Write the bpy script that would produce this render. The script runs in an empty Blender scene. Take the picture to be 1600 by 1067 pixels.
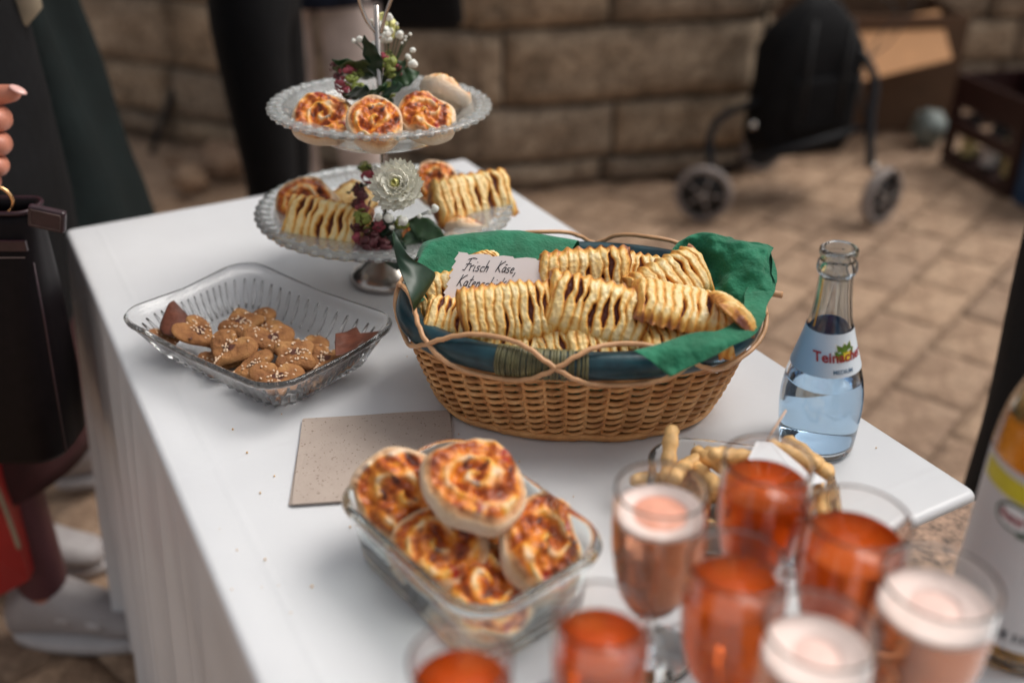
import bpy, bmesh, math, random
from mathutils import Vector, Matrix, Euler, noise
PI = math.pi
R = math.radians
sc = bpy.context.scene
C = sc.collection
random.seed(7)

# ------------------------------------------------------------------ camera
PITCH = R(29.3); FP = 1580.0; CZ = 1.30
cd = bpy.data.cameras.new('camera'); cam = bpy.data.objects.new('camera', cd); C.objects.link(cam)
cam.location = (0, 0, CZ); cam.rotation_euler = (PI / 2 - PITCH, 0, 0)
cd.sensor_width = 36; cd.lens = 36 * FP / 1600; cd.clip_start = .02; cd.clip_end = 300
cd.dof.use_dof = True; cd.dof.focus_distance = .985; cd.dof.aperture_fstop = 2.1
sc.camera = cam
# ------------------------------------------------------------------ light
w = bpy.data.worlds.new('World'); sc.world = w; w.use_nodes = True
nt = w.node_tree; bg = nt.nodes['Background']
sky = nt.nodes.new('ShaderNodeTexSky'); sky.sky_type = 'NISHITA'; sky.sun_disc = False
SUN_EL, SUN_AZ = R(56), R(66)        # azimuth measured from +Y towards +X
sky.sun_elevation = SUN_EL; sky.sun_rotation = SUN_AZ; sky.air_density = 1.0; sky.dust_density = 4.0; sky.ozone_density = 1.0
hs = nt.nodes.new('ShaderNodeHueSaturation'); hs.inputs['Saturation'].default_value = .16
nt.links.new(sky.outputs[0], hs.inputs['Color']); nt.links.new(hs.outputs[0], bg.inputs['Color'])
bg.inputs['Strength'].default_value = .075
sl = bpy.data.lights.new('sun', 'SUN'); sl.energy = 1.1; sl.angle = R(38); sl.color = (1, .94, .86)
sun = bpy.data.objects.new('sun', sl); C.objects.link(sun)
dv = Vector((math.sin(SUN_AZ) * math.cos(SUN_EL), math.cos(SUN_AZ) * math.cos(SUN_EL), math.sin(SUN_EL)))
sun.rotation_euler = dv.to_track_quat('Z', 'Y').to_euler()
vs = sc.view_settings; vs.view_transform = 'Standard'; vs.look = 'None'; vs.gamma = 1; vs.exposure = 0.86; vs.use_curve_mapping = False
sc.cycles.use_denoising = True
sc.cycles.max_bounces = 16; sc.cycles.transmission_bounces = 14; sc.cycles.transparent_max_bounces = 14
sc.cycles.diffuse_bounces = 4; sc.cycles.glossy_bounces = 6
sc.cycles.sample_clamp_indirect = 6

# ------------------------------------------------------------------ helpers
cP, sP = math.cos(PITCH), math.sin(PITCH)
def at(x, y, z=.75):
    """where the sight line through photo pixel x, y meets the level z (used once, to measure the layout)"""
    X = (x - 800) / FP; Y = -(y - 533.5) / FP
    t = (z - CZ) / (-sP + Y * cP)
    return Vector((X * t, (cP + Y * sP) * t, z))
def dep(x, y, t):
    X = (x - 800) / FP; Y = -(y - 533.5) / FP
    return Vector((X * t, (cP + Y * sP) * t, CZ + (-sP + Y * cP) * t))

def tag(o, label=None, cat=None, group=None, kind=None):
    if label: o['label'] = label
    if cat: o['category'] = cat
    if group: o['group'] = group
    if kind: o['kind'] = kind
    return o
def mesh(name, V, F, smooth=True):
    me = bpy.data.meshes.new(name); me.from_pydata([tuple(v) for v in V], [], F); me.update()
    if smooth:
        me.polygons.foreach_set('use_smooth', [True] * len(me.polygons))
    return me
def ob(name, me, mats=None, parent=None, loc=(0, 0, 0), rot=(0, 0, 0), label=None, kind=None):
    o = bpy.data.objects.new(name, me); C.objects.link(o)
    if mats is not None and me is not None and len(me.materials) == 0:
        for m in (mats if isinstance(mats, (list, tuple)) else [mats]): me.materials.append(m)
    o.location = loc; o.rotation_euler = rot
    if parent: o.parent = parent
    if label: o['label'] = label
    if kind: o['kind'] = kind
    return o
def thing(name, label, cat, loc=(0, 0, 0), rot=(0, 0, 0), group=None):
    o = bpy.data.objects.new(name, None); C.objects.link(o); o.location = loc; o.rotation_euler = rot
    o.empty_display_size = .05
    return tag(o, label, cat, group)
def copy_tree(o, loc, rot, label, group=None, scale=None):
    r = o.copy(); C.objects.link(r); r.location = loc; r.rotation_euler = rot
    if label: r['label'] = label
    if group: r['group'] = group
    if scale: r.scale = scale
    for ch in list(o.children):
        c = ch.copy(); C.objects.link(c); c.parent = r
        for g in list(ch.children):
            d = g.copy(); C.objects.link(d); d.parent = c
    return r
def recalc(me):
    bm = bmesh.new(); bm.from_mesh(me); bmesh.ops.recalc_face_normals(bm, faces=bm.faces); bm.to_mesh(me); bm.free(); me.update()
    return me
class MB:
    def __init__(s): s.V = []; s.F = []
    def add(s, V, F):
        n = len(s.V); s.V += [Vector(v) for v in V]; s.F += [[i + n for i in f] for f in F]
    def loft(s, rings, closed=True, cap0=True, cap1=True, wrap=False):
        n = len(rings[0]); V = [p for r in rings for p in r]; F = []
        m = len(rings)
        for i in range(m if wrap else m - 1):
            a = i * n; b = ((i + 1) % m) * n
            for j in range(n if closed else n - 1):
                k = (j + 1) % n
                F.append([a + j, a + k, b + k, b + j])
        if closed and not wrap:
            if cap0: F.append(list(range(n))[::-1])
            if cap1: F.append([(m - 1) * n + j for j in range(n)])
        s.add(V, F)
    def box(s, c, d, M=None):
        x, y, z = [v / 2 for v in d]; V = [Vector((sx * x, sy * y, sz * z)) for sx in (-1, 1) for sy in (-1, 1) for sz in (-1, 1)]
        if M is not None: V = [M @ v for v in V]
        V = [v + Vector(c) for v in V]
        s.add(V, [[0, 1, 3, 2], [4, 6, 7, 5], [0, 4, 5, 1], [2, 3, 7, 6], [0, 2, 6, 4], [1, 5, 7, 3]])
    def tube(s, pts, r, n=8, closed=False, taper=None):
        pts = [Vector(p) for p in pts]; m = len(pts); rings = []; up = Vector((.13, .07, 1)).normalized(); prev = None
        for i, p in enumerate(pts):
            if closed: t = pts[(i + 1) % m] - pts[i - 1]
            else: t = pts[min(i + 1, m - 1)] - pts[max(i - 1, 0)]
            t.normalize()
            if prev is None:
                a = t.cross(up)
                if a.length < .1: a = t.cross(Vector((1, 0, 0)))
            else: a = prev - t * prev.dot(t)
            a.normalize(); prev = a; b = t.cross(a)
            rr = r[i] if isinstance(r, (list, tuple)) else r
            rings.append([p + (a * math.cos(q) + b * math.sin(q)) * rr for q in [2 * PI * k / n for k in range(n)]])
        s.loft(rings, wrap=closed)
    def ball(s, c, r, nu=10, nv=6, M=None):
        r = Vector((r, r, r)) if isinstance(r, (int, float)) else Vector(r); rings = []
        for i in range(1, nv):
            f = PI * i / nv
            ring = [Vector((math.sin(f) * math.cos(2 * PI * j / nu) * r.x, math.sin(f) * math.sin(2 * PI * j / nu) * r.y, -math.cos(f) * r.z)) for j in range(nu)]
            if M is not None: ring = [M @ v for v in ring]
            rings.append([v + Vector(c) for v in ring])
        s.loft(rings)
    def lathe(s, prof, n=48, c=(0, 0, 0), cap0=True, cap1=True):
        s.loft([[Vector((r * math.cos(2 * PI * j / n), r * math.sin(2 * PI * j / n), z)) + Vector(c) for j in range(n)] for r, z in prof], cap0=cap0, cap1=cap1)
    def me(s, name, smooth=True, fix=True):
        m = mesh(name, s.V, s.F, smooth)
        if fix: recalc(m)
        return m
    def build(s, name, mats, parent=None, smooth=True, **k):
        return ob(name, s.me(name, smooth), mats, parent, **k)
def autosmooth(me, ang=40):
    bm = bmesh.new(); bm.from_mesh(me)
    for e in bm.edges:
        if len(e.link_faces) == 2 and e.calc_face_angle(0) > R(ang): e.smooth = False
    bm.to_mesh(me); bm.free(); return me
def bez(p, n=12):
    """catmull-rom through points"""
    p = [Vector(q) for q in p]; out = []
    for i in range(len(p) - 1):
        a = p[max(i - 1, 0)]; b = p[i]; c = p[i + 1]; d = p[min(i + 2, len(p) - 1)]
        for k in range(n):
            t = k / n
            out.append(.5 * (2 * b + (c - a) * t + (2 * a - 5 * b + 4 * c - d) * t * t + (3 * b - a - 3 * c + d) * t ** 3))
    out.append(p[-1]); return out
def rrect(a, b, r, n=8, z=0, seg=0):
    """rounded rectangle ring, half sizes a, b; seg extra points along sides"""
    P = []
    cs = [(a - r, b - r, 0), (-a + r, b - r, PI / 2), (-a + r, -b + r, PI), (a - r, -b + r, 3 * PI / 2)]
    for q, (cx, cy, a0) in enumerate(cs):
        for k in range(n + 1):
            t = a0 + PI / 2 * k / n
            P.append(Vector((cx + r * math.cos(t), cy + r * math.sin(t), z)))
        if seg:
            p0 = P[-1].copy(); nx, ny, na = cs[(q + 1) % 4]; p1 = Vector((nx + r * math.cos(na), ny + r * math.sin(na), z))
            for k in range(1, seg): P.append(p0.lerp(p1, k / seg))
    return P
def text_mesh(s, size, bold=0.0, depth=.0002):
    cu = bpy.data.curves.new('t', 'FONT'); cu.body = s; cu.size = size; cu.align_x = 'CENTER'; cu.offset = bold; cu.extrude = depth
    o = bpy.data.objects.new('t', cu); C.objects.link(o)
    dg = bpy.context.evaluated_depsgraph_get(); me = bpy.data.meshes.new_from_object(o.evaluated_get(dg))
    bpy.data.objects.remove(o); bpy.data.curves.remove(cu)
    return me

# ------------------------------------------------------------------ materials
def newmat(name):
    m = bpy.data.materials.new(name); m.use_nodes = True; t = m.node_tree; return m, t, t.nodes['Principled BSDF']
def lk(t, a, b): t.links.new(a, b)
def coords(t, kind='Object', scale=None):
    tc = t.nodes.new('ShaderNodeTexCoord'); out = tc.outputs[kind]
    if scale:
        mp = t.nodes.new('ShaderNodeMapping'); mp.inputs['Scale'].default_value = scale; lk(t, out, mp.inputs[0]); out = mp.outputs[0]
    return out
def noi(t, co, scale, detail=4, rough=.55, dist=0):
    n = t.nodes.new('ShaderNodeTexNoise'); n.inputs['Scale'].default_value = scale; n.inputs['Detail'].default_value = detail
    n.inputs['Roughness'].default_value = rough; n.inputs['Distortion'].default_value = dist; lk(t, co, n.inputs['Vector']); return n.outputs['Fac']
def ramp(t, fac, stops, interp='LINEAR'):
    r = t.nodes.new('ShaderNodeValToRGB'); r.color_ramp.interpolation = interp; e = r.color_ramp.elements
    while len(e) < len(stops): e.new(.5)
    for el, (p, c) in zip(e, stops): el.position = p; el.color = (*c, 1) if len(c) == 3 else c
    lk(t, fac, r.inputs[0]); return r.outputs['Color']
def mixc(t, f, a, b, mode='MIX'):
    m = t.nodes.new('ShaderNodeMix'); m.data_type = 'RGBA'; m.blend_type = mode
    for i, v in ((0, f), (6, a), (7, b)):
        if isinstance(v, (int, float)): m.inputs[i].default_value = v
        elif isinstance(v, tuple): m.inputs[i].default_value = (*v, 1)
        else: lk(t, v, m.inputs[i])
    return m.outputs[2]
def mth(t, op, a, b=0.0):
    m = t.nodes.new('ShaderNodeMath'); m.operation = op
    for i, v in ((0, a), (1, b)):
        if isinstance(v, (int, float)): m.inputs[i].default_value = v
        else: lk(t, v, m.inputs[i])
    return m.outputs[0]
def bump(t, b, h, strength=.3, dist=.002):
    n = t.nodes.new('ShaderNodeBump'); n.inputs['Strength'].default_value = strength; n.inputs['Distance'].default_value = dist
    lk(t, h, n.inputs['Height']); lk(t, n.outputs[0], b.inputs['Normal'])
def attr(t, name):
    a = t.nodes.new('ShaderNodeAttribute'); a.attribute_name = name; return a
def simple(name, col, rough=.6, var=.15, scale=30, bmp=.15, bdist=.001, metal=0, sheen=0, co='Object', coat=0, spec=.5, stretch=None):
    m, t, b = newmat(name); c = coords(t, co, stretch); n = noi(t, c, scale)
    d = tuple(v * (1 - var) for v in col); l = tuple(min(1, v * (1 + var)) for v in col)
    lk(t, ramp(t, n, [(.3, d), (.7, l)]), b.inputs['Base Color']); b.inputs['Roughness'].default_value = rough
    b.inputs['Metallic'].default_value = metal; b.inputs['Sheen Weight'].default_value = sheen; b.inputs['Coat Weight'].default_value = coat
    b.inputs['Specular IOR Level'].default_value = spec
    if bmp: bump(t, b, noi(t, c, scale * 2.5), bmp, bdist)
    return m
def glass(name, col=(1, 1, 1), ior=1.46, rough=0.0, tr=1.0):
    m, t, b = newmat(name); b.inputs['Base Color'].default_value = (*col, 1); b.inputs['Transmission Weight'].default_value = tr
    b.inputs['Roughness'].default_value = rough; b.inputs['IOR'].default_value = ior; return m

M = {}
M['glass'] = glass('clear_glass', (.97, .985, .98))
M['green_glass'] = glass('greenish_glass', (.92, .975, .96), 1.42)
M['crystal'] = glass('crystal_glass', (1, 1, 1), 1.33, .0, .97)
M['pressed'] = glass('pressed_plate_glass', (.93, .95, .94), 1.45, .04, .84)
M['bottle_glass'] = glass('bottle_glass', (.78, .87, .94), 1.48)
M['juice_glass'] = glass('amber_bottle_glass', (.86, .80, .68), 1.48)
M['water'] = glass('water', (.80, .91, 1.0), 1.33)
M['spritz'] = glass('orange_spritz', (1, .175, .02), 1.34, 0, .68)
M['rose'] = glass('pink_orange_wine', (1, .40, .21), 1.34, 0, .74)
M['juice'] = glass('amber_juice', (.8, .42, .06), 1.34, .25)
M['foam'] = simple('foam', (.84, .66, .60), .6, .06, 120, .4, .0006)
M['steel'] = simple('polished_steel', (.5, .46, .43), .2, .05, 20, 0, metal=1)
M['gold'] = simple('gold_metal', (.75, .45, .22), .22, .05, 20, 0, metal=1)
M['black_metal'] = simple('black_painted_tube', (.004, .005, .008), .6, .2, 20, .05, spec=.3)
M['foam_pink'] = simple('pink_drink_froth', (.80, .36, .25), .5, .12, 120, .3, .0006)
M['foam_mid'] = simple('pale_pink_froth', (.83, .58, .51), .55, .08, 120, .3, .0006)
M['rubber'] = simple('grey_rubber', (.24, .205, .19), .7, .15, 40, .2)
M['black_plastic'] = simple('black_plastic', (.005, .005, .006), .6, .2, 30, .1)
M['black_cloth'] = simple('black_cloth', (.0035, .0035, .0045), .85, .3, 25, .4, .004, spec=.25)
M['green_cloth'] = simple('dark_green_coat_cloth', (.0045, .009, .009), .85, .25, 18, .4, .004, spec=.25)
M['navy'] = simple('navy_cloth', (.006, .010, .024), .85, .3, 18, .4, .006, spec=.25)
M['burg_cloth'] = simple('burgundy_cloth', (.05, .011, .012), .85, .25, 18, .4, .004)
M['tights'] = simple('mauve_tights', (.11, .035, .042), .6, .12, 20, .1)
M['leather'] = simple('dark_burgundy_leather', (.005, .003, .004), .5, .25, 90, .35, .0006, spec=.15)
M['leather_edge'] = simple('burgundy_leather_strap', (.028, .009, .014), .38, .25, 90, .35, .0006)
M['thread'] = simple('pale_thread', (.16, .11, .10), .7, .1, 60, 0)
M['red_paper'] = simple('red_bag_paper', (.32, .008, .008), .5, .15, 12, .2)
M['skin'] = simple('skin', (.52, .20, .13), .45, .22, 22, .25, .0012)
M['skin_pale'] = simple('pale_skin', (.42, .24, .17), .5, .12, 22, .2)
M['nail'] = simple('fingernail', (.72, .42, .37), .22, .05, 20, 0)
M['hair_brown'] = simple('brown_hair', (.06, .035, .02), .5, .4, 60, .6, .004, stretch=(1, 1, .1))
M['hair_grey'] = simple('grey_hair', (.3, .29, .28), .5, .3, 60, .6, .004, stretch=(1, 1, .1))
M['eye'] = simple('eye', (.7, .7, .7), .2, .05, 20, 0)
M['shoe'] = simple('white_shoe_leather', (.36, .33, .33), .5, .08, 30, .15)
M['sole'] = simple('shoe_sole', (.5, .47, .47), .6, .08, 30, .15)
M['beige_cloth'] = simple('beige_cloth', (.33, .27, .19), .85, .15, 20, .4, .003)
M['leaf'] = simple('leaf_green', (.022, .06, .02), .45, .35, 60, .3, .001)
M['leaf_dark'] = simple('dark_leaf', (.008, .032, .014), .4, .3, 30, .3, .001)
M['leaf_olive'] = simple('olive_leaf', (.05, .065, .012), .5, .35, 60, .3, .001)
M['stem'] = simple('stem_green', (.04, .06, .02), .6, .3, 60, .2)
M['petal_white'] = simple('cream_petal', (.96, .94, .82), .55, .02, 40, .1)
M['petal_yellow'] = simple('yellow_green_petal', (.80, .78, .34), .55, .12, 40, .1)
M['bud_white'] = simple('white_bud', (.78, .78, .72), .6, .05, 60, .2)
M['petal_pink'] = simple('pink_petal', (.30, .05, .07), .5, .35, 60, .2)
M['petal_red'] = simple('burgundy_petal', (.10, .02, .025), .5, .35, 60, .2)
M['green_bud'] = simple('yellow_green_bud', (.22, .26, .05), .5, .25, 60, .2)
M['card'] = simple('white_card', (.70, .63, .61), .8, .03, 40, .08, .0003)
M['ink'] = simple('black_ink', (.02, .02, .03), .6, .1, 30, 0)
M['white_paper'] = simple('white_paper', (.72, .72, .74), .8, .02, 40, .05)
M['tooth'] = simple('toothpick_wood', (.62, .42, .30), .7, .1, 60, .1)
M['teal'] = None
M['granite'] = simple('speckled_brown_stone', (.30, .19, .13), .5, .75, 110, .3, .001)
M['brown_paper'] = simple('brown_leathery_paper', (.11, .028, .012), .55, .35, 70, .5, .002)
M['seed'] = simple('sesame_seed', (.72, .52, .36), .5, .2, 200, 0)
M['stick'] = None
M['cardboard'] = simple('cardboard', (.42, .205, .085), .8, .08, 14, .15)
M['cardboard_dark'] = simple('brown_cardboard', (.12, .065, .035), .8, .12, 14, .15)
M['crate_red'] = simple('dark_red_crate_plastic', (.028, .008, .008), .4, .15, 20, .05)
M['crate_blue'] = simple('blue_crate_plastic', (.012, .055, .13), .4, .1, 20, .05)
M['pale_plastic'] = simple('pale_crumpled_plastic', (.22, .26, .25), .3, .2, 20, .8, .01)
M['label_yellow'] = simple('pale_yellow_label', (.5, .43, .2), .6, .1, 20, 0)
M['label_white'] = simple('white_label', (.62, .60, .60), .55, .03, 20, .05)

def m_cloth():
    m, t, b = newmat('shiny_white_table_linen'); co = coords(t)
    n = noi(t, co, 5, 3); lk(t, ramp(t, n, [(.2, (.66, .665, .685)), (.8, (.73, .735, .75))]), b.inputs['Base Color'])
    lk(t, ramp(t, noi(t, co, 9, 3), [(.3, (.34,) * 3), (.7, (.48,) * 3)]), b.inputs['Roughness'])
    b.inputs['Coat Weight'].default_value = .25; b.inputs['Coat Roughness'].default_value = .22
    w1 = t.nodes.new('ShaderNodeTexWave'); w1.bands_direction = 'DIAGONAL'; w1.inputs['Scale'].default_value = 420; w1.inputs['Distortion'].default_value = .6
    lk(t, co, w1.inputs['Vector'])
    mp = t.nodes.new('ShaderNodeMapping'); mp.inputs['Rotation'].default_value = (0, 0, R(-28.9)); lk(t, co, mp.inputs[0]); sp = t.nodes.new('ShaderNodeSeparateXYZ'); lk(t, mp.outputs[0], sp.inputs[0])
    cr = None
    for ax, off in (('X', .11), ('Y', .06)):
        q = mth(t, 'ABSOLUTE', mth(t, 'SUBTRACT', mth(t, 'FRACT', mth(t, 'ADD', mth(t, 'MULTIPLY', sp.outputs[ax], 3.1), off)), .5)); q = mth(t, 'MAXIMUM', mth(t, 'SUBTRACT', 1, mth(t, 'MULTIPLY', q, 60)), 0)
        cr = q if cr is None else mth(t, 'MAXIMUM', cr, q)
    h = mth(t, 'ADD', mth(t, 'MULTIPLY', cr, .10), mth(t, 'MULTIPLY', w1.outputs['Fac'], .03))
    h = mth(t, 'ADD', h, mth(t, 'ADD', mth(t, 'MULTIPLY', noi(t, co, 7, 2), 1.6), mth(t, 'MULTIPLY', noi(t, co, 60, 3), .12)))
    bump(t, b, h, .42, .006); return m
M['cloth'] = m_cloth()
def m_ground():
    m, t, b = newmat('tan_concrete_paver'); co = coords(t, 'Object')
    oi = t.nodes.new('ShaderNodeObjectInfo')
    n1 = noi(t, co, 9, 6, .7); n2 = noi(t, co, 45, 5, .7)
    c = ramp(t, n1, [(.28, (.24, .15, .095)), (.5, (.41, .28, .19)), (.72, (.56, .41, .29))])
    c2 = ramp(t, n2, [(.3, (.45, .4, .37)), (.66, (1.2, 1.18, 1.15))]); c = mixc(t, .85, c, c2, 'MULTIPLY')
    c3 = ramp(t, oi.outputs['Random'], [(0, (.8, .78, .78)), (1, (1.1, 1.08, 1.05))]); c = mixc(t, 1, c, c3, 'MULTIPLY')
    lk(t, c, b.inputs['Base Color']); b.inputs['Roughness'].default_value = .85
    bump(t, b, mth(t, 'ADD', n1, n2), .9, .012); return m
M['paver'] = m_ground()
M['joint'] = simple('sandy_joint_soil', (.36, .24, .16), .95, .3, 8, .8, .01)
def m_stone():
    m, t, b = newmat('sandstone_block'); co = coords(t, 'Object'); oi = t.nodes.new('ShaderNodeObjectInfo')
    n1 = noi(t, co, 7, 6, .65); n2 = noi(t, co, 38, 4, .7)
    c = ramp(t, n1, [(.25, (.15, .115, .08)), (.5, (.34, .27, .20)), (.72, (.52, .43, .33))])
    c = mixc(t, .8, c, ramp(t, n2, [(.32, (.34, .31, .3)), (.62, (1.2, 1.2, 1.2))]), 'MULTIPLY')
    c = mixc(t, 1, c, ramp(t, oi.outputs['Random'], [(0, (.75, .72, .7)), (.5, (1, .96, .92)), (1, (1.1, 1.02, .92))]), 'MULTIPLY')
    lk(t, c, b.inputs['Base Color']); b.inputs['Roughness'].default_value = .9
    bump(t, b, mth(t, 'ADD', n1, mth(t, 'MULTIPLY', n2, .5)), 1, .03); return m
M['stone'] = m_stone()
M['mortar'] = simple('dark_mortar', (.055, .045, .038), .95, .3, 20, .6, .01)
def m_wicker():
    m, t, b = newmat('wicker_cane'); co = coords(t); oi = t.nodes.new('ShaderNodeObjectInfo')
    n = noi(t, co, 45, 4, .6); c = ramp(t, n, [(.25, (.40, .165, .055)), (.5, (.66, .335, .125)), (.75, (.80, .49, .23))])
    c = mixc(t, 1, c, ramp(t, oi.outputs['Random'], [(0, (.78, .74, .7)), (1, (1.1, 1.08, 1.05))]), 'MULTIPLY')
    lk(t, c, b.inputs['Base Color']); b.inputs['Roughness'].default_value = .5; bump(t, b, noi(t, co, 300, 2), .2, .0006); return m
M['wicker'] = m_wicker()
M['cane'] = simple('peeled_cane', (.62, .34, .17), .4, .18, 60, .15, .0005)
def m_teal():
    m, t, b = newmat('dark_teal_wrapped_rim'); co = coords(t)
    n = noi(t, co, 60, 4); lk(t, ramp(t, n, [(.35, (.006, .032, .045)), (.62, (.012, .058, .075)), (.82, (.03, .10, .11))]), b.inputs['Base Color'])
    b.inputs['Roughness'].default_value = .33; bump(t, b, noi(t, co, 160, 3), .3, .0008); return m
M['teal'] = m_teal()
M['olive_wrap'] = simple('olive_brown_bast_wrap', (.13, .12, .055), .45, .5, 70, .3, .001)
def m_napkin():
    m, t, b = newmat('green_crepe_paper'); co = coords(t)
    n = noi(t, co, 35, 4); lk(t, ramp(t, n, [(.3, (.004, .115, .05)), (.7, (.010, .20, .098))]), b.inputs['Base Color'])
    b.inputs['Roughness'].default_value = .8; b.inputs['Sheen Weight'].default_value = .15
    v = t.nodes.new('ShaderNodeTexVoronoi'); v.inputs['Scale'].default_value = 420; lk(t, co, v.inputs['Vector'])
    bump(t, b, mth(t, 'ADD', mth(t, 'MULTIPLY', v.outputs[0], .12), mth(t, 'ADD', noi(t, co, 40, 4), noi(t, co, 160, 2))), .7, .0022); return m
M['napkin'] = m_napkin()
def m_kraft():
    m, t, b = newmat('recycled_kraft_tissue'); co = coords(t); n = noi(t, co, 30, 3)
    c = ramp(t, n, [(.3, (.42, .34, .29)), (.7, (.48, .395, .34))]); f = noi(t, co, 420, 2, .4)
    c = mixc(t, 1, c, ramp(t, f, [(.27, (.45, .4, .35)), (.34, (1, 1, 1))]), 'MULTIPLY'); lk(t, c, b.inputs['Base Color'])
    b.inputs['Roughness'].default_value = .9; bump(t, b, noi(t, co, 500, 2), .3, .0006); return m
M['kraft'] = m_kraft()
def m_puff():
    m, t, b = newmat('golden_puff_pastry'); co = coords(t); a = attr(t, 'tone').outputs['Fac']
    n = noi(t, co, 110, 4, .6); f = mth(t, 'ADD', mth(t, 'ADD', a, mth(t, 'MULTIPLY', mth(t, 'SUBTRACT', noi(t, co, 34, 3), .55), .75)), mth(t, 'MULTIPLY', mth(t, 'SUBTRACT', n, .5), .42))
    c = ramp(t, f, [(.03, (.16, .035, .02)), (.17, (.30, .10, .035)), (.30, (.60, .23, .04)), (.48, (.82, .42, .085)), (.70, (.88, .60, .22)), (.95, (.92, .75, .42))])
    lk(t, c, b.inputs['Base Color']); b.inputs['Roughness'].default_value = .42; b.inputs['Subsurface Weight'].default_value = .08
    b.inputs['Subsurface Radius'].default_value = (.004, .002, .001); b.inputs['Coat Weight'].default_value = .15; b.inputs['Coat Roughness'].default_value = .3
    bump(t, b, mth(t, 'ADD', n, noi(t, co, 420, 3)), .55, .0012); return m
M['puff'] = m_puff()
def m_roll():
    m, t, b = newmat('baked_cheese_roll'); co = coords(t); a = attr(t, 'tone').outputs['Fac']; to = attr(t, 'topping').outputs['Fac']
    n = noi(t, co, 60, 5, .62); n2 = noi(t, co, 40, 3, .5, .6); n3 = noi(t, co, 260, 3)
    dough = ramp(t, mth(t, 'ADD', a, mth(t, 'MULTIPLY', mth(t, 'SUBTRACT', n, .5), .5)), [(.1, (.34, .13, .045)), (.4, (.62, .36, .18)), (.65, (.74, .54, .36)), (1, (.83, .72, .60))])
    chz = ramp(t, mth(t, 'ADD', mth(t, 'MULTIPLY', n, .62), mth(t, 'MULTIPLY', a, .33)), [(.29, (.10, .016, .006)), (.38, (.38, .07, .010)), (.45, (.70, .20, .018)), (.54, (.86, .36, .04)), (.66, (.90, .54, .13)), (.80, (.88, .68, .36))])
    red = ramp(t, n2, [(.61, (0, 0, 0)), (.67, (1, 1, 1))]); chz = mixc(t, red, chz, (.38, .028, .015))
    oi = t.nodes.new('ShaderNodeObjectInfo')
    dk = ramp(t, noi(t, coords(t, 'Object', (1.3, 1, 1)), 44, 2), [(.31, (1, 1, 1)), (.37, (0, 0, 0))]); chz = mixc(t, dk, chz, (.085, .018, .010))
    c = mixc(t, to, dough, chz); lk(t, c, b.inputs['Base Color'])
    lk(t, ramp(t, to, [(0, (.62,) * 3), (1, (.33,) * 3)]), b.inputs['Roughness']); b.inputs['Subsurface Weight'].default_value = .06
    b.inputs['Subsurface Radius'].default_value = (.004, .002, .001)
    bump(t, b, mth(t, 'ADD', mth(t, 'MULTIPLY', n3, .6), mth(t, 'MULTIPLY', n, 1.3)), .6, .003); return m
M['roll'] = m_roll()
def m_cookie():
    m, t, b = newmat('brown_cookie'); co = coords(t); n = noi(t, co, 70, 4); j = attr(t, 'tone').outputs['Fac']
    c = ramp(t, n, [(.3, (.20, .07, .02)), (.55, (.37, .16, .05)), (.8, (.52, .28, .10))])
    jm = ramp(t, mth(t, 'ADD', j, mth(t, 'MULTIPLY', mth(t, 'SUBTRACT', noi(t, co, 130, 3), .5), .9)), [(.5, (0, 0, 0)), (.62, (1, 1, 1))])
    c = mixc(t, jm, c, (.085, .022, .012)); lk(t, c, b.inputs['Base Color']); b.inputs['Roughness'].default_value = .75
    bump(t, b, mth(t, 'ADD', noi(t, co, 240, 5, .7), noi(t, co, 90, 3)), .9, .0028); return m
M['cookie'] = m_cookie()
M['stick'] = simple('baked_dough_stick', (.72, .44, .18), .55, .28, 90, .5, .0015)
M['board'] = simple('brown_pretzel_crust', (.25, .10, .04), .5, .4, 60, .3)
M['cream'] = simple('cream_patterned_cloth', (.62, .53, .49), .85, .22, 16, .4, .004)
# ------------------------------------------------------------------ ground
gb = MB(); gb.add([(-60, -60, -.025), (60, -60, -.025), (60, 60, -.025), (-60, 60, -.025)], [[0, 1, 2, 3]])
ground = gb.build('ground', M['joint'], smooth=False); ground['kind'] = 'structure'
def paver_mesh(k, a=.1205, b=.0905):
    rnd = random.Random(k); nx, ny = 7, 5; V = []; F = []
    for j in range(ny + 1):
        for i in range(nx + 1):
            u = i / nx * 2 - 1; v = j / ny * 2 - 1; e = i in (0, nx) or j in (0, ny)
            z = .0 + noise.noise(Vector((u * 2 + k * 9, v * 2, 0))) * .004 - (.0035 if e else 0)
            V.append((u * a * (1 if not e else 1) + rnd.uniform(-.002, .002), v * b + rnd.uniform(-.002, .002), z))
    for j in range(ny):
        for i in range(nx):
            q = j * (nx + 1) + i; F.append([q, q + 1, q + nx + 2, q + nx + 1])
    ring = [j for j in range(nx + 1)] + [(nx + 1) * (j + 1) - 1 for j in range(1, ny + 1)] + [ny * (nx + 1) + i for i in range(nx - 1, -1, -1)] + [j * (nx + 1) for j in range(ny - 1, 0, -1)]
    n = len(V); V += [(V[i][0], V[i][1], -.04) for i in ring]
    for q in range(len(ring)):
        r2 = (q + 1) % len(ring); F.append([ring[q], n + q, n + r2, ring[r2]])
    return recalc(mesh('paver', V, F))
pm = [paver_mesh(k) for k in range(6)]
ang = R(50); ca, sa = math.cos(ang), math.sin(ang); cnt = 0
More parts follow.
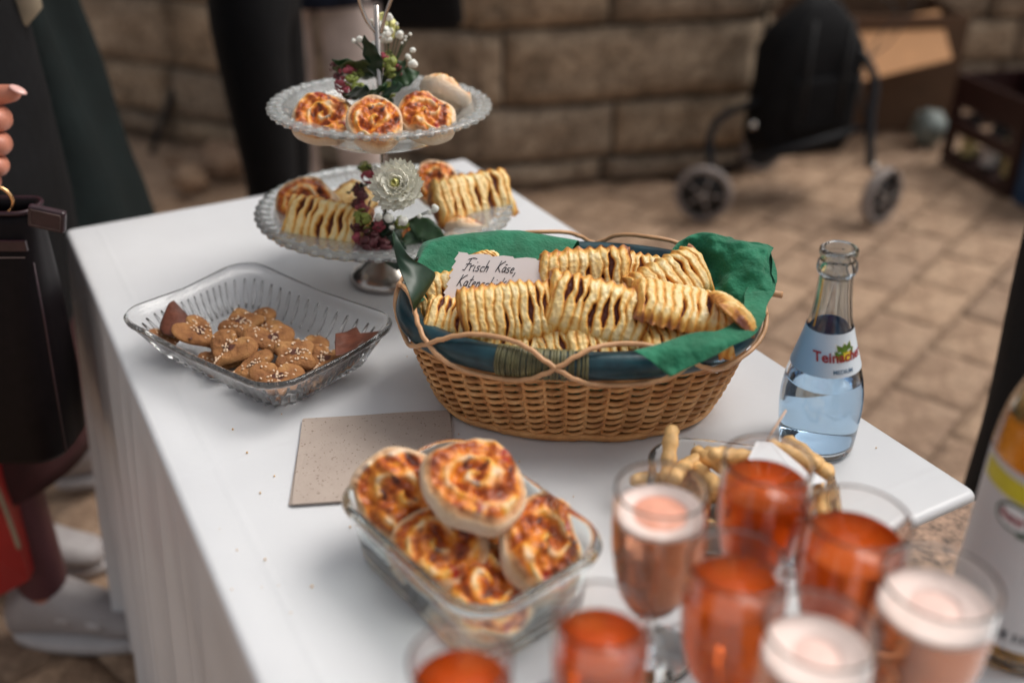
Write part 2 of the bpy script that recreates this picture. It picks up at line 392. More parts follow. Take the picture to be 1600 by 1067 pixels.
for j in range(-34, 38):
    for i in range(-22, 32):
        u = (i + (.5 if j % 2 else 0)) * .245; v = j * .185
        x = u * ca - v * sa; y = u * sa + v * ca
        if y < .85 or y > 4.5 or x < -1.25 or x > 2.45: continue
        if abs(x) > .53 * y + .22: continue
        if x < .15 and 1.75 < y < 3.25: continue
        if y > 3.6 and .1 < x < .85 or x < -.2 and y > 4.1: continue
        if -.5 < x < .35 and .6 < y < 2.2 and x < .1 + (1.2 - y) * .3 + .2: continue
        if x < -.05 + (y - 3.4) * -.5 - .1 and y < 3.3 and y > 2.0 and x > -1.0 : continue
        o = ob('paver', pm[(i * 5 + j * 3) % 6], M['paver'], ground, (x, y, random.uniform(-.003, .002)), (0, 0, ang + (PI if random.random() < .5 else 0))); cnt += 1
print('pavers', cnt)
# ------------------------------------------------------------------ stone wall
wall = thing('stone_wall', 'rough sandstone block wall with deep dark joints behind the table', 'wall', (0, 0, 0))
def block(P, T, N, s0, s1, z0, z1, k):
    nx, ny = 12, 7; V = []; F = []; g = .007
    s0 += g; s1 -= g; z0 += g; z1 -= g
    for j in range(ny + 1):
        for i in range(nx + 1):
            u = i / nx; v = j / ny; e = min(u, 1 - u) * (s1 - s0); f = min(v, 1 - v) * (z1 - z0); d = min(e, f)
            off = min(1, d / .025) ** .6 * .022 + noise.noise(Vector((u * 2.6 + k * 7.3, v * 2.2, k))) * .014 + noise.noise(Vector((u * 9 + k, v * 6, 3))) * .006 - .02
            ss = s0 + (s1 - s0) * u; zz = z0 + (z1 - z0) * v
            if d < 1e-6:
                ss += noise.noise(Vector((zz * 20, k, 1))) * .006; zz += noise.noise(Vector((ss * 20, k, 2))) * .006
            p = P + T * ss + N * off; V.append((p.x, p.y, zz))
    for j in range(ny):
        for i in range(nx):
            q = j * (nx + 1) + i; F.append([q, q + 1, q + nx + 2, q + nx + 1])
    ring = list(range(nx + 1)) + [(nx + 1) * (j + 1) - 1 for j in range(1, ny + 1)] + [ny * (nx + 1) + i for i in range(nx - 1, -1, -1)] + [j * (nx + 1) for j in range(ny - 1, 0, -1)]
    n = len(V); V += [Vector(V[i]) - N * .14 for i in ring]
    for q in range(len(ring)):
        r2 = (q + 1) % len(ring); F.append([ring[q], n + q, n + r2, ring[r2]])
    F.append([n + q for q in range(len(ring))])
    return recalc(mesh('stone_block', V, F))
ROWS = [0.005, .10, .30, .56, .82, 1.06, 1.32, 1.58, 1.86, 2.15]
kk = [0]
def face(A, B, rows, joints=None, seed=1):
    rnd = random.Random(seed); A = Vector((*A, 0)); B = Vector((*B, 0)); T = (B - A); L = T.length; T.normalize(); N = Vector((T.y, -T.x, 0))
    for r in range(len(rows) - 1):
        js = joints.get(r) if joints and r in joints else None
        if js is None:
            js = []; s = rnd.uniform(.25, .5)
            while s < L - .2: js.append(s); s += rnd.uniform(.38, .62)
        e = [0] + list(js) + [L]
        for a, b in zip(e[:-1], e[1:]):
            kk[0] += 1; ob('stone_block', block(A, T, N, a, b, rows[r], rows[r + 1], kk[0]), M['stone'], wall)
    c = MB(); q = .035
    c.add([Vector((*(A - N * q).xy, z)) for z in (0, rows[-1])] + [Vector((*(B - N * q).xy, z)) for z in (rows[-1], 0)] + [Vector((*(A - N * .4).xy, z)) for z in (0, rows[-1])] + [Vector((*(B - N * .4).xy, z)) for z in (rows[-1], 0)],
          [[0, 1, 2, 3], [4, 7, 6, 5], [1, 5, 6, 2], [0, 3, 7, 4], [0, 4, 5, 1], [3, 2, 6, 7]])
    c.build('mortar_core', M['mortar'], wall, smooth=False)
W0 = (-.12, 3.37); W1 = (.89, 3.60)
face(W0, W1, ROWS, {0: [.46], 1: [.50], 2: [.10], 3: [.47], 4: [.3, .75]}, 3)
face((-1.75, 4.15), W0, ROWS, None, 5)
face((.93, 3.64), (1.05, 4.72), ROWS[:6], None, 8)
face((1.09, 4.75), (4.6, 5.05), ROWS, None, 9)

# ------------------------------------------------------------------ tables and cloths
E1 = Vector((.8755, .4832, 0)); E2 = Vector((.4832, -.8755, 0))           # width and length directions of the long table
FL = Vector((-.621, 1.298, 0)); TW, TL = .621, 1.014
def tbl(name, label, poly, z, legs, mat='cardboard'):
    t = thing(name, label, 'table', (0, 0, 0)); b = MB(); c = sum((Vector(p) for p in poly), Vector()) / len(poly)
    pp = [Vector(p) + (c - Vector(p)).normalized() * (.02 if mat == 'cardboard' else 0) for p in poly]
    b.loft([[Vector((p.x, p.y, z - .03)) for p in pp], [Vector((p.x, p.y, z - .004)) for p in pp]]); b.build('table_top', M[mat], t, smooth=False)
    for p in poly:
        p = Vector(p) + (c - Vector(p)).normalized() * .13; l = MB(); l.tube([(p.x, p.y, 0), (p.x, p.y, z - .03)], .014, 10); l.build('leg', M['black_metal'], t)
polyA = [FL, FL + E1 * TW, FL + E1 * TW + E2 * TL, FL + E2 * TL]
tbl('long_table', 'long folding table hidden under the white cloth with the food on it', polyA, .75, 4)
def cloth(name, label, poly, z, zh, flare, amp, seed, rc=.008):
    c = sum((Vector(p) for p in poly), Vector()) / len(poly); per = []; n = len(poly); N = 190
    for i in range(n):
        a = Vector(poly[i]); b = Vector(poly[(i + 1) % n])
        dprev = (a - Vector(poly[i - 1])).normalized(); dn = (b - a).normalized()
        p0 = a - dprev * .012; p1 = a + dn * .012
        for k in range(6):                                       # rounded corner
            t = k / 6; q = p0.lerp(a, t).lerp(a.lerp(p1, t), t); m = (dprev.lerp(dn, t)).normalized(); per.append((q, Vector((m.y, -m.x, 0)) , 1 - abs(t - .5)))
        e0 = a + dn * .012; e1 = b - dn * .012
        for k in range(N):
            per.append((e0.lerp(e1, k / N), Vector((dn.y, -dn.x, 0)), 0))
    s = 1 if (per[20][0] + per[20][1] * .01 - c).length > (per[20][0] - c).length else -1
    rings = []
    for k in range(6):
        t = 1 - k / 6 if k else 1
    for sc_ in (.02, .25, .5, .75, .93):
        rings.append([c + (p - c) * sc_ + Vector((0, 0, z)) for p, m, _ in per])
    for k in range(7):
        a = PI / 2 * k / 6
        rings.append([Vector((p.x, p.y, z - rc)) + m * s * (math.sin(a) * rc - rc) + Vector((0, 0, math.cos(a) * rc)) for p, m, _ in per])
    for k in range(1, 26):
        t = k / 25; row = []
        for i, (p, m, co) in enumerate(per):
            u = i * .055 * 70 / N
            w9 = u * 17 + 4 * noise.noise(Vector((u * 1.4, seed, 2))) + .6 * t; f = amp * (t ** .7) * (noise.noise(Vector((u * 1.6 + seed, t * .5, 0))) * 1.2 + (.55 + .5 * noise.noise(Vector((u * 2, 5, seed)))) * (1 - 1.6 * abs(math.sin(w9 / 2)))) + amp * .5 * t * co
            row.append(Vector((p.x, p.y, z - rc - t * (z - rc - zh) + .012 * t * noise.noise(Vector((u * .8, 9, seed))))) + m * s * (flare * t ** .9 + f))
        rings.append(row)
    b = MB(); b.loft(rings, cap0=True, cap1=False)
    o = b.build(name, M['cloth']); return tag(o, label, 'tablecloth')
cloth('tablecloth', 'long shiny white tablecloth hanging almost to the paving, under the basket and cake stand', polyA, .75, .07, .05, .017, 2.0)
P0 = at(1238, 884); nA = E2 * .006
NRc = FL + E1 * TW + E2 * TL
polyB = [FL + E2 * TL + nA, NRc + nA + E1 * .03, Vector((.64, .63, 0)), Vector((.64, .13, 0)), Vector((-.24, .13, 0))]
tbl('side_table', 'second table with a speckled brown top, carrying the wine glasses on its white cloth', polyB, .754, 4, 'granite')
ov_ = [at(1212, 902, .7512), at(1500, 925, .7512), at(1660, 948, .7512), Vector((.60, .16, 0)), Vector((-.20, .16, 0)), FL + E2 * (TL + .012) + E1 * .01]
b = MB(); b.loft([[Vector((p.x, p.y, z)) for p in ov_] for z in (.7500, .7512)]); tag(b.build('table_runner', M['cloth'], smooth=False), 'white cloth spread under the orange drinks and the large juice bottle', 'cloth')
# ------------------------------------------------------------------ background things
def cyl_between(b, p, q, r, n=10): b.tube([p, q], r, n)
# rollator
rt = thing('rollator', 'black three-wheeled walking frame with a black fabric bag, parked by the stone wall', 'rollator', (.95, 3.2, 0))
def rob(name, b, m, parent=rt, **k):
    o = b.build(name, m, parent, **k); o.matrix_parent_inverse = Matrix.Translation(-Vector(rt.location)); return o
def wheel(c, yaw, r=.095):
    Mx = Matrix.Translation(c) @ Matrix.Rotation(yaw, 4, 'Z') @ Matrix.Rotation(PI / 2, 4, 'X')
    b = MB(); pr_ = [(r - .02, -.017), (r - .004, -.014), (r, 0), (r - .004, .014), (r - .02, .017)]
    rings = [[Mx @ Vector((q * math.cos(2 * PI * j / 32), q * math.sin(2 * PI * j / 32), z)) for j in range(32)] for q, z in pr_]
    b.loft(rings, wrap=True); t = b.build('tyre', M['rubber'], rt); t.matrix_parent_inverse = Matrix.Translation(-Vector(rt.location))
    b = MB(); rings = [[Mx @ Vector((q * math.cos(2 * PI * j / 24), q * math.sin(2 * PI * j / 24), z)) for j in range(24)] for q, z in [(.012, -.02), (.03, -.016), (r - .021, -.010), (r - .019, 0), (r - .021, .010), (.03, .016), (.012, .02)]]
    b.loft(rings); t = b.build('wheel_disc', M['black_plastic'], rt); t.matrix_parent_inverse = Matrix.Translation(-Vector(rt.location))
wheel(Vector((.63, 3.14, .095)), R(-14)); wheel(Vector((1.21, 3.12, .095)), R(36)); wheel(Vector((.93, 3.62, .095)), R(20))
b = MB(); b.tube(bez([dep(1128, 300, 3.38), dep(1112, 258, 3.36), dep(1110, 215, 3.36), dep(1132, 180, 3.36), dep(1222, 138, 3.38), dep(1262, 60, 3.42), dep(1252, -60, 3.42), dep(1200, -120, 3.2)], 8), .013, 10); rob('frame_tube', b, M['black_metal'])
b = MB(); b.tube(bez([dep(1360, 262, 3.3), dep(1360, 190, 3.3), dep(1366, 122, 3.3), dep(1338, 72, 3.32), dep(1300, 20, 3.36), dep(1292, -60, 3.38), dep(1340, -120, 3.2)], 8), .0145, 10); rob('frame_tube', b, M['black_metal'])
b = MB(); b.tube([dep(1115, 266, 3.37), dep(1350, 200, 3.32)], .011, 8); rob('cross_bar', b, M['black_metal'])
b = MB(); b.tube([dep(1262, 60, 3.46), Vector((.93, 3.60, .12))], .012, 8); rob('rear_post', b, M['black_metal'])
for s in (-1, 1):
    b = MB(); b.box((1.21 + s * .024, 3.12 - s * .006, .125), (.006, .03, .12), Matrix.Rotation(R(36), 3, 'Z')); rob('fork', b, M['steel'] if s < 0 else M['black_metal'], smooth=False)
for x, y in ((1200, -122), (1342, -122)):
    b = MB(); p = dep(x, y, 3.2); b.tube([p + Vector((0, .05, 0)), p + Vector((0, -.08, 0))], .018, 10); rob('hand_grip', b, M['rubber'])
b = MB(); pts = []
for z, a, d in ((.17, .145, .07), (.22, .165, .09), (.40, .175, .10), (.52, .17, .09), (.585, .13, .07), (.65, .07, .05), (.67, .04, .03)):
    ring = rrect(a, d, min(a, d) * .6, 5, z)
    pts.append([Vector((.985, 3.38, 0)) + Matrix.Rotation(R(18), 3, 'Z') @ (v + Vector((noise.noise(v * 7) * .035, noise.noise(v * 9 + Vector((5, 5, 5))) * .012, 0))) + Vector((0, 0, 0)) for v in ring])
b.loft(pts); rob('bag', b, M['black_cloth'])
for dx, z0, z1 in ((-.07, .30, .62), (.07, .30, .62)):
    b = MB(); c_ = Vector((.985, 3.38, 0)); Rm = Matrix.Rotation(R(18), 3, 'Z'); b.tube([c_ + Rm @ Vector((dx, -.108, z)) for z in (z0, (z0 + z1) / 2, z1)], .008, 6); rob('strap', b, M['black_plastic'])
b = MB(); b.loft([[Vector((.985, 3.38, 0)) + Matrix.Rotation(R(18), 3, 'Z') @ (v + Vector((0, -.092, 0))) for v in rrect(a, .018, .015, 4, z)] for z, a in ((.26, .10), (.28, .115), (.42, .115), (.44, .105))]); rob('bag_pocket', b, M['black_cloth'])
for x, y, m_ in ((1290, 60, 'steel'), (1176, 196, 'steel'), (1366, 262, 'steel')):
    b = MB(); b.ball(dep(x, y, 3.27), .013, 8, 6); rob('clamp_bolt', b, M[m_])
for o_ in (0, 22):
    b = MB(); b.tube(bez([dep(1292, -50, 3.36), dep(1420 - o_, -10 + o_, 3.4), dep(1395 - o_, 60, 3.4), dep(1345, 110 + o_, 3.36), dep(1356, 200, 3.31)], 8), .003, 6); rob('brake_cable', b, M['black_plastic'])
for cx_, yw in (((.63, 3.14), R(-14)), ((1.21, 3.12), R(36))):
    for k in range(5):
        a = 2 * PI * k / 5; Mz = Matrix.Rotation(yw, 3, 'Z'); c_ = Vector((*cx_, .095)); n_ = Mz @ Vector((0, -.019, 0)); d_ = Mz @ Vector((math.cos(a), 0, math.sin(a))); b = MB(); b.tube([c_ + n_ + d_ * .01, c_ + n_ * .75 + d_ * .068], .005, 6); rob('spoke', b, M['rubber'])
    b = MB(); b.ball(Vector((*cx_, .095)) + Matrix.Rotation(yw, 3, 'Z') @ Vector((0, -.02, 0)), .011, 8, 6); rob('hub', b, M['steel'])
# cardboard box
bt = thing('cardboard_box', 'open brown cardboard box with one orange-brown flap folded out toward the crates', 'box', (1.38, 4.3, 0))
def bob(name, b, m, par, **k):
    o = b.build(name, m, par, **k); o.matrix_parent_inverse = Matrix.Translation(-Vector(par.location)); return o
for nm, c, d in (('side_panel', (.98, 4.3, .24), (.012, .42, .46)), ('side_panel', (1.80, 4.3, .24), (.012, .42, .46)), ('front_panel', (1.39, 4.09, .24), (.808, .012, .46)), ('back_panel', (1.39, 4.51, .24), (.808, .012, .46)), ('base_panel', (1.39, 4.3, .015), (.79, .40, .01))):
    b = MB(); b.box(c, d); bob(nm, b, M['cardboard_dark'], bt, smooth=False)
fl = [dep(1328, 42, 4.02), dep(1468, 16, 4.08), dep(1488, 92, 3.86), dep(1340, 128, 3.78)]
b = MB(); nrm = (fl[1] - fl[0]).cross(fl[3] - fl[0]).normalized() * .006; b.add(fl + [p + nrm for p in fl], [[0, 1, 2, 3], [7, 6, 5, 4], [0, 4, 5, 1], [1, 5, 6, 2], [2, 6, 7, 3], [3, 7, 4, 0]]); bob('front_flap', b, M['cardboard'], bt, smooth=False)
b = MB(); b.box((1.0, 4.2, .60), (.01, .40, .26), Matrix.Rotation(R(10), 3, 'Y')); bob('side_flap', b, M['cardboard_dark'], bt, smooth=False)
b = MB(); b.box((1.42, 4.58, .58), (.8, .01, .22), Matrix.Rotation(R(-14), 3, 'X')); bob('back_flap', b, M['cardboard_dark'], bt, smooth=False)
# crates
def crate(name, label, loc, rz, mat, L=.40, W=.30, H=.34):
    t = thing(name, label, 'crate', loc, (0, 0, rz))
    for sx in (0, 1):
        for sy in (0, 1):
            b = MB(); b.box((sx * (W - .03) + .015, sy * (L - .03) + .015, H / 2), (.03, .03, H)); o = b.build('corner_post', mat, t, smooth=False)
    for z, h in ((.02, .04), (.155, .05), (H - .055, .11)):
        for sy in (0, 1):
            b = MB(); b.box((W / 2, sy * (L - .012) + .006, z), (W - .062, .010, h)); b.build('side_bar', mat, t, smooth=False)
            b = MB(); b.box((sy * (W - .012) + .006, L / 2, z), (.010, L - .062, h)); b.build('side_bar', mat, t, smooth=False)
    b = MB(); b.box((W / 2, L / 2, .006), (W - .065, L - .065, .008)); b.build('base', mat, t, smooth=False)
    return t
crate('bottle_crate', 'dark red plastic bottle crate holding small labelled bottles beside the cardboard box', (1.735, 3.34, 0), R(13.5), M['crate_red'])
cb = crate('bottle_crate', 'plain blue plastic crate at the right edge next to the dark red crate', (1.79, 3.12, 0), R(13.5), M['crate_blue'], .20, .30, .36)
for z in (.09, .225):
    for sy in (0, 1):
        b = MB(); b.box((.15, sy * .188 + .006, z), (.238, .008, .088)); b.build('side_panel', M['crate_blue'], cb, smooth=False)
    b = MB(); b.box((.006, .1, z), (.008, .138, .088)); b.build('side_panel', M['crate_blue'], cb, smooth=False)
rz = R(13.5)
for i, (u, v, tl) in enumerate(((.055, .08, 0), (.055, .20, 1), (.055, .32, 2), (.15, .12, 1), (.15, .28, 2), (.24, .2, 0))):
    p = Vector((1.735 + u * math.cos(rz) - v * math.sin(rz), 3.34 + u * math.sin(rz) + v * math.cos(rz), .012))
    t = thing('small_bottle', ['small bottle with a yellow label at the near end of the dark red crate', 'small bottle with a white label in the middle of the dark red crate', 'small bottle at the far left end of the dark red crate', 'small bottle in the inner row of the dark red crate, nearer one', 'small bottle in the inner row of the dark red crate, farther one', 'small bottle at the right inside of the dark red crate'][i], 'bottle', p, group='bottles in the red crate')
    b = MB(); b.lathe([(.024, 0), (.027, .01), (.027, .13), (.012, .18), (.012, .24)], 16); b.build('body', M['black_plastic'], t)
    b = MB(); b.lathe([(.0285, .04), (.0285, .11)], 16, cap0=False, cap1=False); b.build('label', M['label_yellow'] if tl != 1 else M['label_white'], t)
    b = MB(); b.lathe([(.0135, .225), (.0135, .243)], 12); b.build('cap', M['label_white'], t)
b = MB(); rings = []
for i in range(1, 12):
    f = PI * i / 12; rings.append([Vector((math.sin(f) * math.cos(2 * PI * j / 20), math.sin(f) * math.sin(2 * PI * j / 20), -math.cos(f))) for j in range(20)])
rings = [[v * (.07 + .022 * noise.noise(v * 2.5)) for v in r] for r in rings]; b.loft(rings)
tag(b.build('plastic_bag', M['pale_plastic'], loc=(1.665, 3.93, .068)), 'pale crumpled plastic bag lying on the paving left of the dark red crate', 'bag')
# loose stones and stick behind the table on the left
for px, py, s, lab in ((352, 262, .085, 'beige broken sandstone lump at the wall foot, the larger upright one'), (300, 282, .06, 'beige sandstone lump lying low on the paving left of the upright one'), (272, 242, .035, 'tiny pale pebble beside the dark coat')):
    p = at(px, py + 20, 0); b = MB(); rings = []
    for i in range(1, 9):
        f = PI * i / 9; rings.append([Vector((math.sin(f) * math.cos(2 * PI * j / 12), math.sin(f) * math.sin(2 * PI * j / 12), -math.cos(f))) for j in range(12)])
    b.loft([[Vector((v.x * s, v.y * s * .8, v.z * s * .8)) * (1 + .6 * noise.noise(v * 1.6 + Vector((px, 0, 0)))) for v in r] for r in rings])
    tag(b.build('loose_stone', M['paver'], loc=(p.x, p.y, s * .85), smooth=True), lab, 'stone')
st = thing('walking_stick', 'thin black walking stick leaning on the shaded wall behind the table', 'walking stick', at(236, 240, 0))
q0 = Vector(st.location); q1 = dep(322, -6, 4.05)
b = MB(); b.tube([Vector((0, 0, 0)), q1 - q0], .013, 8); b.build('shaft', M['black_plastic'], st)
b = MB(); b.tube(bez([q1 - q0, q1 - q0 + Vector((.02, 0, .06)), q1 - q0 + Vector((.07, 0, .08)), q1 - q0 + Vector((.1, 0, .03))], 6), .015, 8); b.build('handle', M['black_plastic'], st)

# ------------------------------------------------------------------ people
def skin_mesh(name, J, E, root, sub=2, smooth=.0):
    """J: name -> (pos, radius[, radius2]); E: list of joint pairs"""
    keys = list(J); me = bpy.data.meshes.new(name); me.from_pydata([tuple(J[k][0]) for k in keys], [(keys.index(a), keys.index(b)) for a, b in E], [])
    o = bpy.data.objects.new(name, me); C.objects.link(o)
    m = o.modifiers.new('s', 'SKIN'); m.use_smooth_shade = True; m.branch_smoothing = smooth
    for i, k in enumerate(keys):
        r = J[k][1]; d = me.skin_vertices[0].data[i]; d.radius = (r, J[k][2] if len(J[k]) > 2 else r); d.use_root = (k == root)
    s = o.modifiers.new('d', 'SUBSURF'); s.levels = sub; s.render_levels = sub
    dg = bpy.context.evaluated_depsgraph_get(); out = bpy.data.meshes.new_from_object(o.evaluated_get(dg))
    bpy.data.objects.remove(o); bpy.data.meshes.remove(me)
    for p in out.polygons: p.use_smooth = True
    return out
def join(name, mes):
    b = MB()
    for m in mes: b.add([v.co.copy() for v in m.vertices], [list(p.vertices) for p in m.polygons])
    me = mesh(name, b.V, b.F)
    for m in mes: bpy.data.meshes.remove(m)
    return me
def hand_chains(W, D, U, s, curl):
    """five fingers from wrist W along D, back of hand up U, s=+1 thumb on the side D x U; curl 0..1 bends fingers towards -U"""
    D = D.normalized(); U = (U - D * U.dot(D)).normalized(); S = D.cross(U) * s; out = []
    for f, (off, ln, r) in enumerate(((.030, .072, .0088), (.010, .080, .009), (-.010, .074, .0087), (-.029, .060, .0078))):
        base = W + D * .045 + S * off * .6; k = W + D * .088 + S * off; a = curl * (1 + .12 * f); pts = [base, k]; ang_ = .25 * a; p = k
        for q, fr in enumerate((.45, .30, .25)):
            ang_ += a * (1.25 if q else .9); dd = D * math.cos(ang_) - U * math.sin(ang_); p = p + dd * ln * fr; pts.append(p)
        out.append((pts, [r * 1.15, r * 1.1, r, r * .9, r * .72]))
    tb = [W + D * .025 + S * .018, W + D * .05 + S * .042 - U * .004, W + D * .078 + S * .052 - U * .012 * curl, W + D * .108 + S * .050 - U * .02 * curl]
    out.append((tb, [.013, .0125, .0105, .0085])); return out
def finger_mesh(pts, rs, sub=2):
    J = {str(i): (p, r) for i, (p, r) in enumerate(zip(pts, rs))}; return skin_mesh('f', J, [(str(i), str(i + 1)) for i in range(len(pts) - 1)], '0', sub)
def person(label, loc, yaw, H, top, bottom, skin, hair, shoes, hands, coat=None, skirt=None, legs=None, collar=None, velcro=False, step=0):
    """hands: world positions of left and right wrists relative to the body (local frame, +y = facing)"""
    k = H / 1.72; t = thing('person', label, 'person', loc, (0, 0, yaw))
    V3 = lambda x, y, z: Vector((x, y, z)) * k
    J = {'pelvis': (V3(0, 0, .93), .13 * k, .095 * k), 'waist': (V3(0, .0, 1.10), .115 * k, .085 * k), 'chest': (V3(0, .0, 1.30), .135 * k, .095 * k), 'neck0': (V3(0, -.01, 1.42), .075 * k), 'neck': (V3(0, .0, 1.48), .05 * k), 'chin': (V3(0, .02, 1.54), .062 * k), 'head': (V3(0, .015, 1.62), .078 * k, .092 * k), 'crown': (V3(0, 0, 1.68), .058 * k)}
    E = [('pelvis', 'waist'), ('waist', 'chest'), ('chest', 'neck0'), ('neck0', 'neck'), ('neck', 'chin'), ('chin', 'head'), ('head', 'crown')]
    for s, n in ((-1, 'l'), (1, 'r')):
        J[n + 'hip'] = (V3(s * .085, 0, .88), .088 * k); J[n + 'knee'] = (V3(s * .09, .015 + step * s * .03, .48), .058 * k); J[n + 'calf'] = (V3(s * .09, -.012 + step * s * .05, .33), .052 * k); J[n + 'ankle'] = (V3(s * .09, -.02 + step * s * .07, .09), .036 * k); J[n + 'toe'] = (V3(s * .10, .12 + step * s * .07, .035), .03 * k)
        E += [('pelvis', n + 'hip'), (n + 'hip', n + 'knee'), (n + 'knee', n + 'calf'), (n + 'calf', n + 'ankle'), (n + 'ankle', n + 'toe')]
        sh = V3(s * .165, -.005, 1.385); wr = Vector(hands[0 if s < 0 else 1][0]); mid = (sh + wr) / 2; L = .54 * k; d = (wr - sh).length
        if d > L * .985: wr = sh + (wr - sh) * (L * .985 / d); d = L * .985
        bend = math.sqrt(max(0, (L / 2) ** 2 - (d / 2) ** 2)); ax = (wr - sh).normalized(); out = Vector((s * .45, -.8, -.5)); out = (out - ax * out.dot(ax)).normalized(); el = mid + out * bend
        J[n + 'sh'] = (sh, .054 * k); J[n + 'el'] = (el, .040 * k); J[n + 'wr'] = (wr, .026 * k)
        D = Vector(hands[0 if s < 0 else 1][1]).normalized(); J[n + 'palm'] = (wr + D * .05 * k, .030 * k, .018 * k); J[n + 'palm2'] = (wr + D * .082 * k, .034 * k, .014 * k)
        E += [('chest', n + 'sh'), (n + 'sh', n + 'el'), (n + 'el', n + 'wr'), (n + 'wr', n + 'palm'), (n + 'palm', n + 'palm2')]
    ms = [skin_mesh('b', J, E, 'pelvis')]
    nose = {'a': (V3(0, .085, 1.625), .010 * k), 'b': (V3(0, .112, 1.60), .013 * k), 'c': (V3(0, .09, 1.588), .012 * k)}; ms.append(skin_mesh('n', nose, [('a', 'b'), ('b', 'c')], 'a'))
    for s in (-1, 1):
        ear = {'a': (V3(s * .076, 0, 1.645), .010 * k), 'b': (V3(s * .084, -.01, 1.62), .013 * k), 'c': (V3(s * .078, 0, 1.59), .009 * k)}; ms.append(skin_mesh('e', ear, [('a', 'b'), ('b', 'c')], 'a'))
        hd = hands[0 if s < 0 else 1]; wr = J[('l' if s < 0 else 'r') + 'wr'][0]
        if len(hd) > 4 and hd[4] == 'custom': continue
        for pts, rs in hand_chains(wr, Vector(hd[1]), Vector(hd[2]), hd[3], .45): ms.append(finger_mesh(pts, rs, 1))
    extra = [h[5] for h in hands if len(h) > 5]
    for ex in extra: ms += [finger_mesh(p, r, 2) for p, r in ex]
    body = ob('body', join('body', ms), M[skin], t)
    for s in (-1, 1):
        b = MB(); b.ball(V3(s * .032, .088, 1.64), .011 * k, 8, 6); b.build('eye', M['eye'], t)
    b = MB(); b.tube(bez([V3(-.026, .085, 1.558), V3(0, .097, 1.556), V3(.026, .085, 1.558)], 5), .005 * k, 6); b.build('mouth', M['petal_pink'], t)
    Hh = {'a': (V3(0, -.03, 1.55), .075 * k), 'b': (V3(0, -.022, 1.64), .095 * k), 'c': (V3(0, -.005, 1.695), .072 * k)}; ob('hair', skin_mesh('hair', Hh, [('a', 'b'), ('b', 'c')], 'b'), M[hair], t)
    def grow(keys, add, edges, root):
        return skin_mesh('g', {q: (J[q][0], J[q][1] + add, (J[q][2] if len(J[q]) > 2 else J[q][1]) + add) for q in keys}, edges, root)
    if top:
        ks = ['pelvis', 'waist', 'chest', 'neck0', 'lsh', 'lel', 'lwr', 'rsh', 'rel', 'rwr']; es = [e for e in E if e[0] in ks and e[1] in ks]
        ob('jumper', grow(ks, .014, es, 'chest'), M[top], t)
    if bottom:
        ks = ['pelvis', 'waist', 'lhip', 'lknee', 'lcalf', 'lankle', 'rhip', 'rknee', 'rcalf', 'rankle']; es = [e for e in E if e[0] in ks and e[1] in ks]
        ob('trousers', grow(ks, bottom[1], es, 'pelvis'), M[bottom[0]], t)
    if legs:
        ks = ['lhip', 'pelvis', 'lknee', 'lcalf', 'lankle', 'rhip', 'rknee', 'rcalf', 'rankle']; es = [e for e in E if e[0] in ks and e[1] in ks]
        ob('tights', grow(ks, .004, es, 'pelvis'), M[legs], t)
    if skirt:
        mat, z0, z1, a0, a1, nm = skirt; b = MB(); rings = []
        for q in range(15):
            f = q / 14; z = (z0 + (z1 - z0) * f) ; rr = a0 + (a1 - a0) * f
            rings.append([Vector((math.cos(h) * rr * 1.05, math.sin(h) * rr * .82, z)) * (1) + Vector((math.cos(h), math.sin(h), 0)) * (.02 * f * math.sin(9 * h + 2 * f) + .015 * noise.noise(Vector((math.cos(h) * 2, math.sin(h) * 2, f * 3)))) for h in [2 * PI * i / 60 for i in range(60)]])
        b.loft(rings, cap1=False); b.build(nm, M[mat], t)
    for s, n in ((-1, 'l'), (1, 'r')):
        an = J[n + 'ankle'][0]; b = MB(); rings = []
        for y, w_, h in ((-.075, .020, .05), (-.065, .034, .085), (-.03, .040, .118), (.02, .040, .112), (.07, .042, .082), (.12, .044, .052), (.16, .038, .042), (.182, .02, .03)):
            ring = []
            for i in range(14):
                a = 2 * PI * i / 14; ring.append(Vector((an.x + math.cos(a) * w_, an.y + y, .022 + max(0, (math.sin(a) * .5 + .5)) * h)))
            rings.append(ring)
        b.loft(rings); sh = b.build('shoe', M[shoes], t)
        b = MB(); b.loft([[Vector((an.x + x * wS, an.y + .055 + y, z)) for x, y in [(math.cos(a) * .045 * (1 + .12 * math.sin(a)), math.sin(a) * .135) for a in [2 * PI * i / 24 for i in range(24)]]] for z, wS in ((.001, .95), (.012, 1.02), (.026, 1.0))]); b.build('sole', M['sole'] if shoes == 'shoe' else M['black_plastic'], sh)
        if velcro:
            for q, yy in enumerate((.035, .085)):
                b = MB(); b.loft([[Vector((an.x + math.cos(a) * (.0420 + q * .003), an.y + yy + dy, .026 + (math.sin(a) * .5 + .5) * (.080 - q * .018 - dy * .35))) for dy in (-.013, .013)] for a in [PI * (.04 + .92 * i / 12) for i in range(13)]], closed=False); m_ = b.build('strap', M['sole'], sh); md = m_.modifiers.new('s', 'SOLIDIFY'); md.thickness = .005
    return t
hang = lambda s: (Vector((s * .10, .20, 1.20)), (-s, .25, .2), (0, 1, 0), 1 if s < 0 else -1)
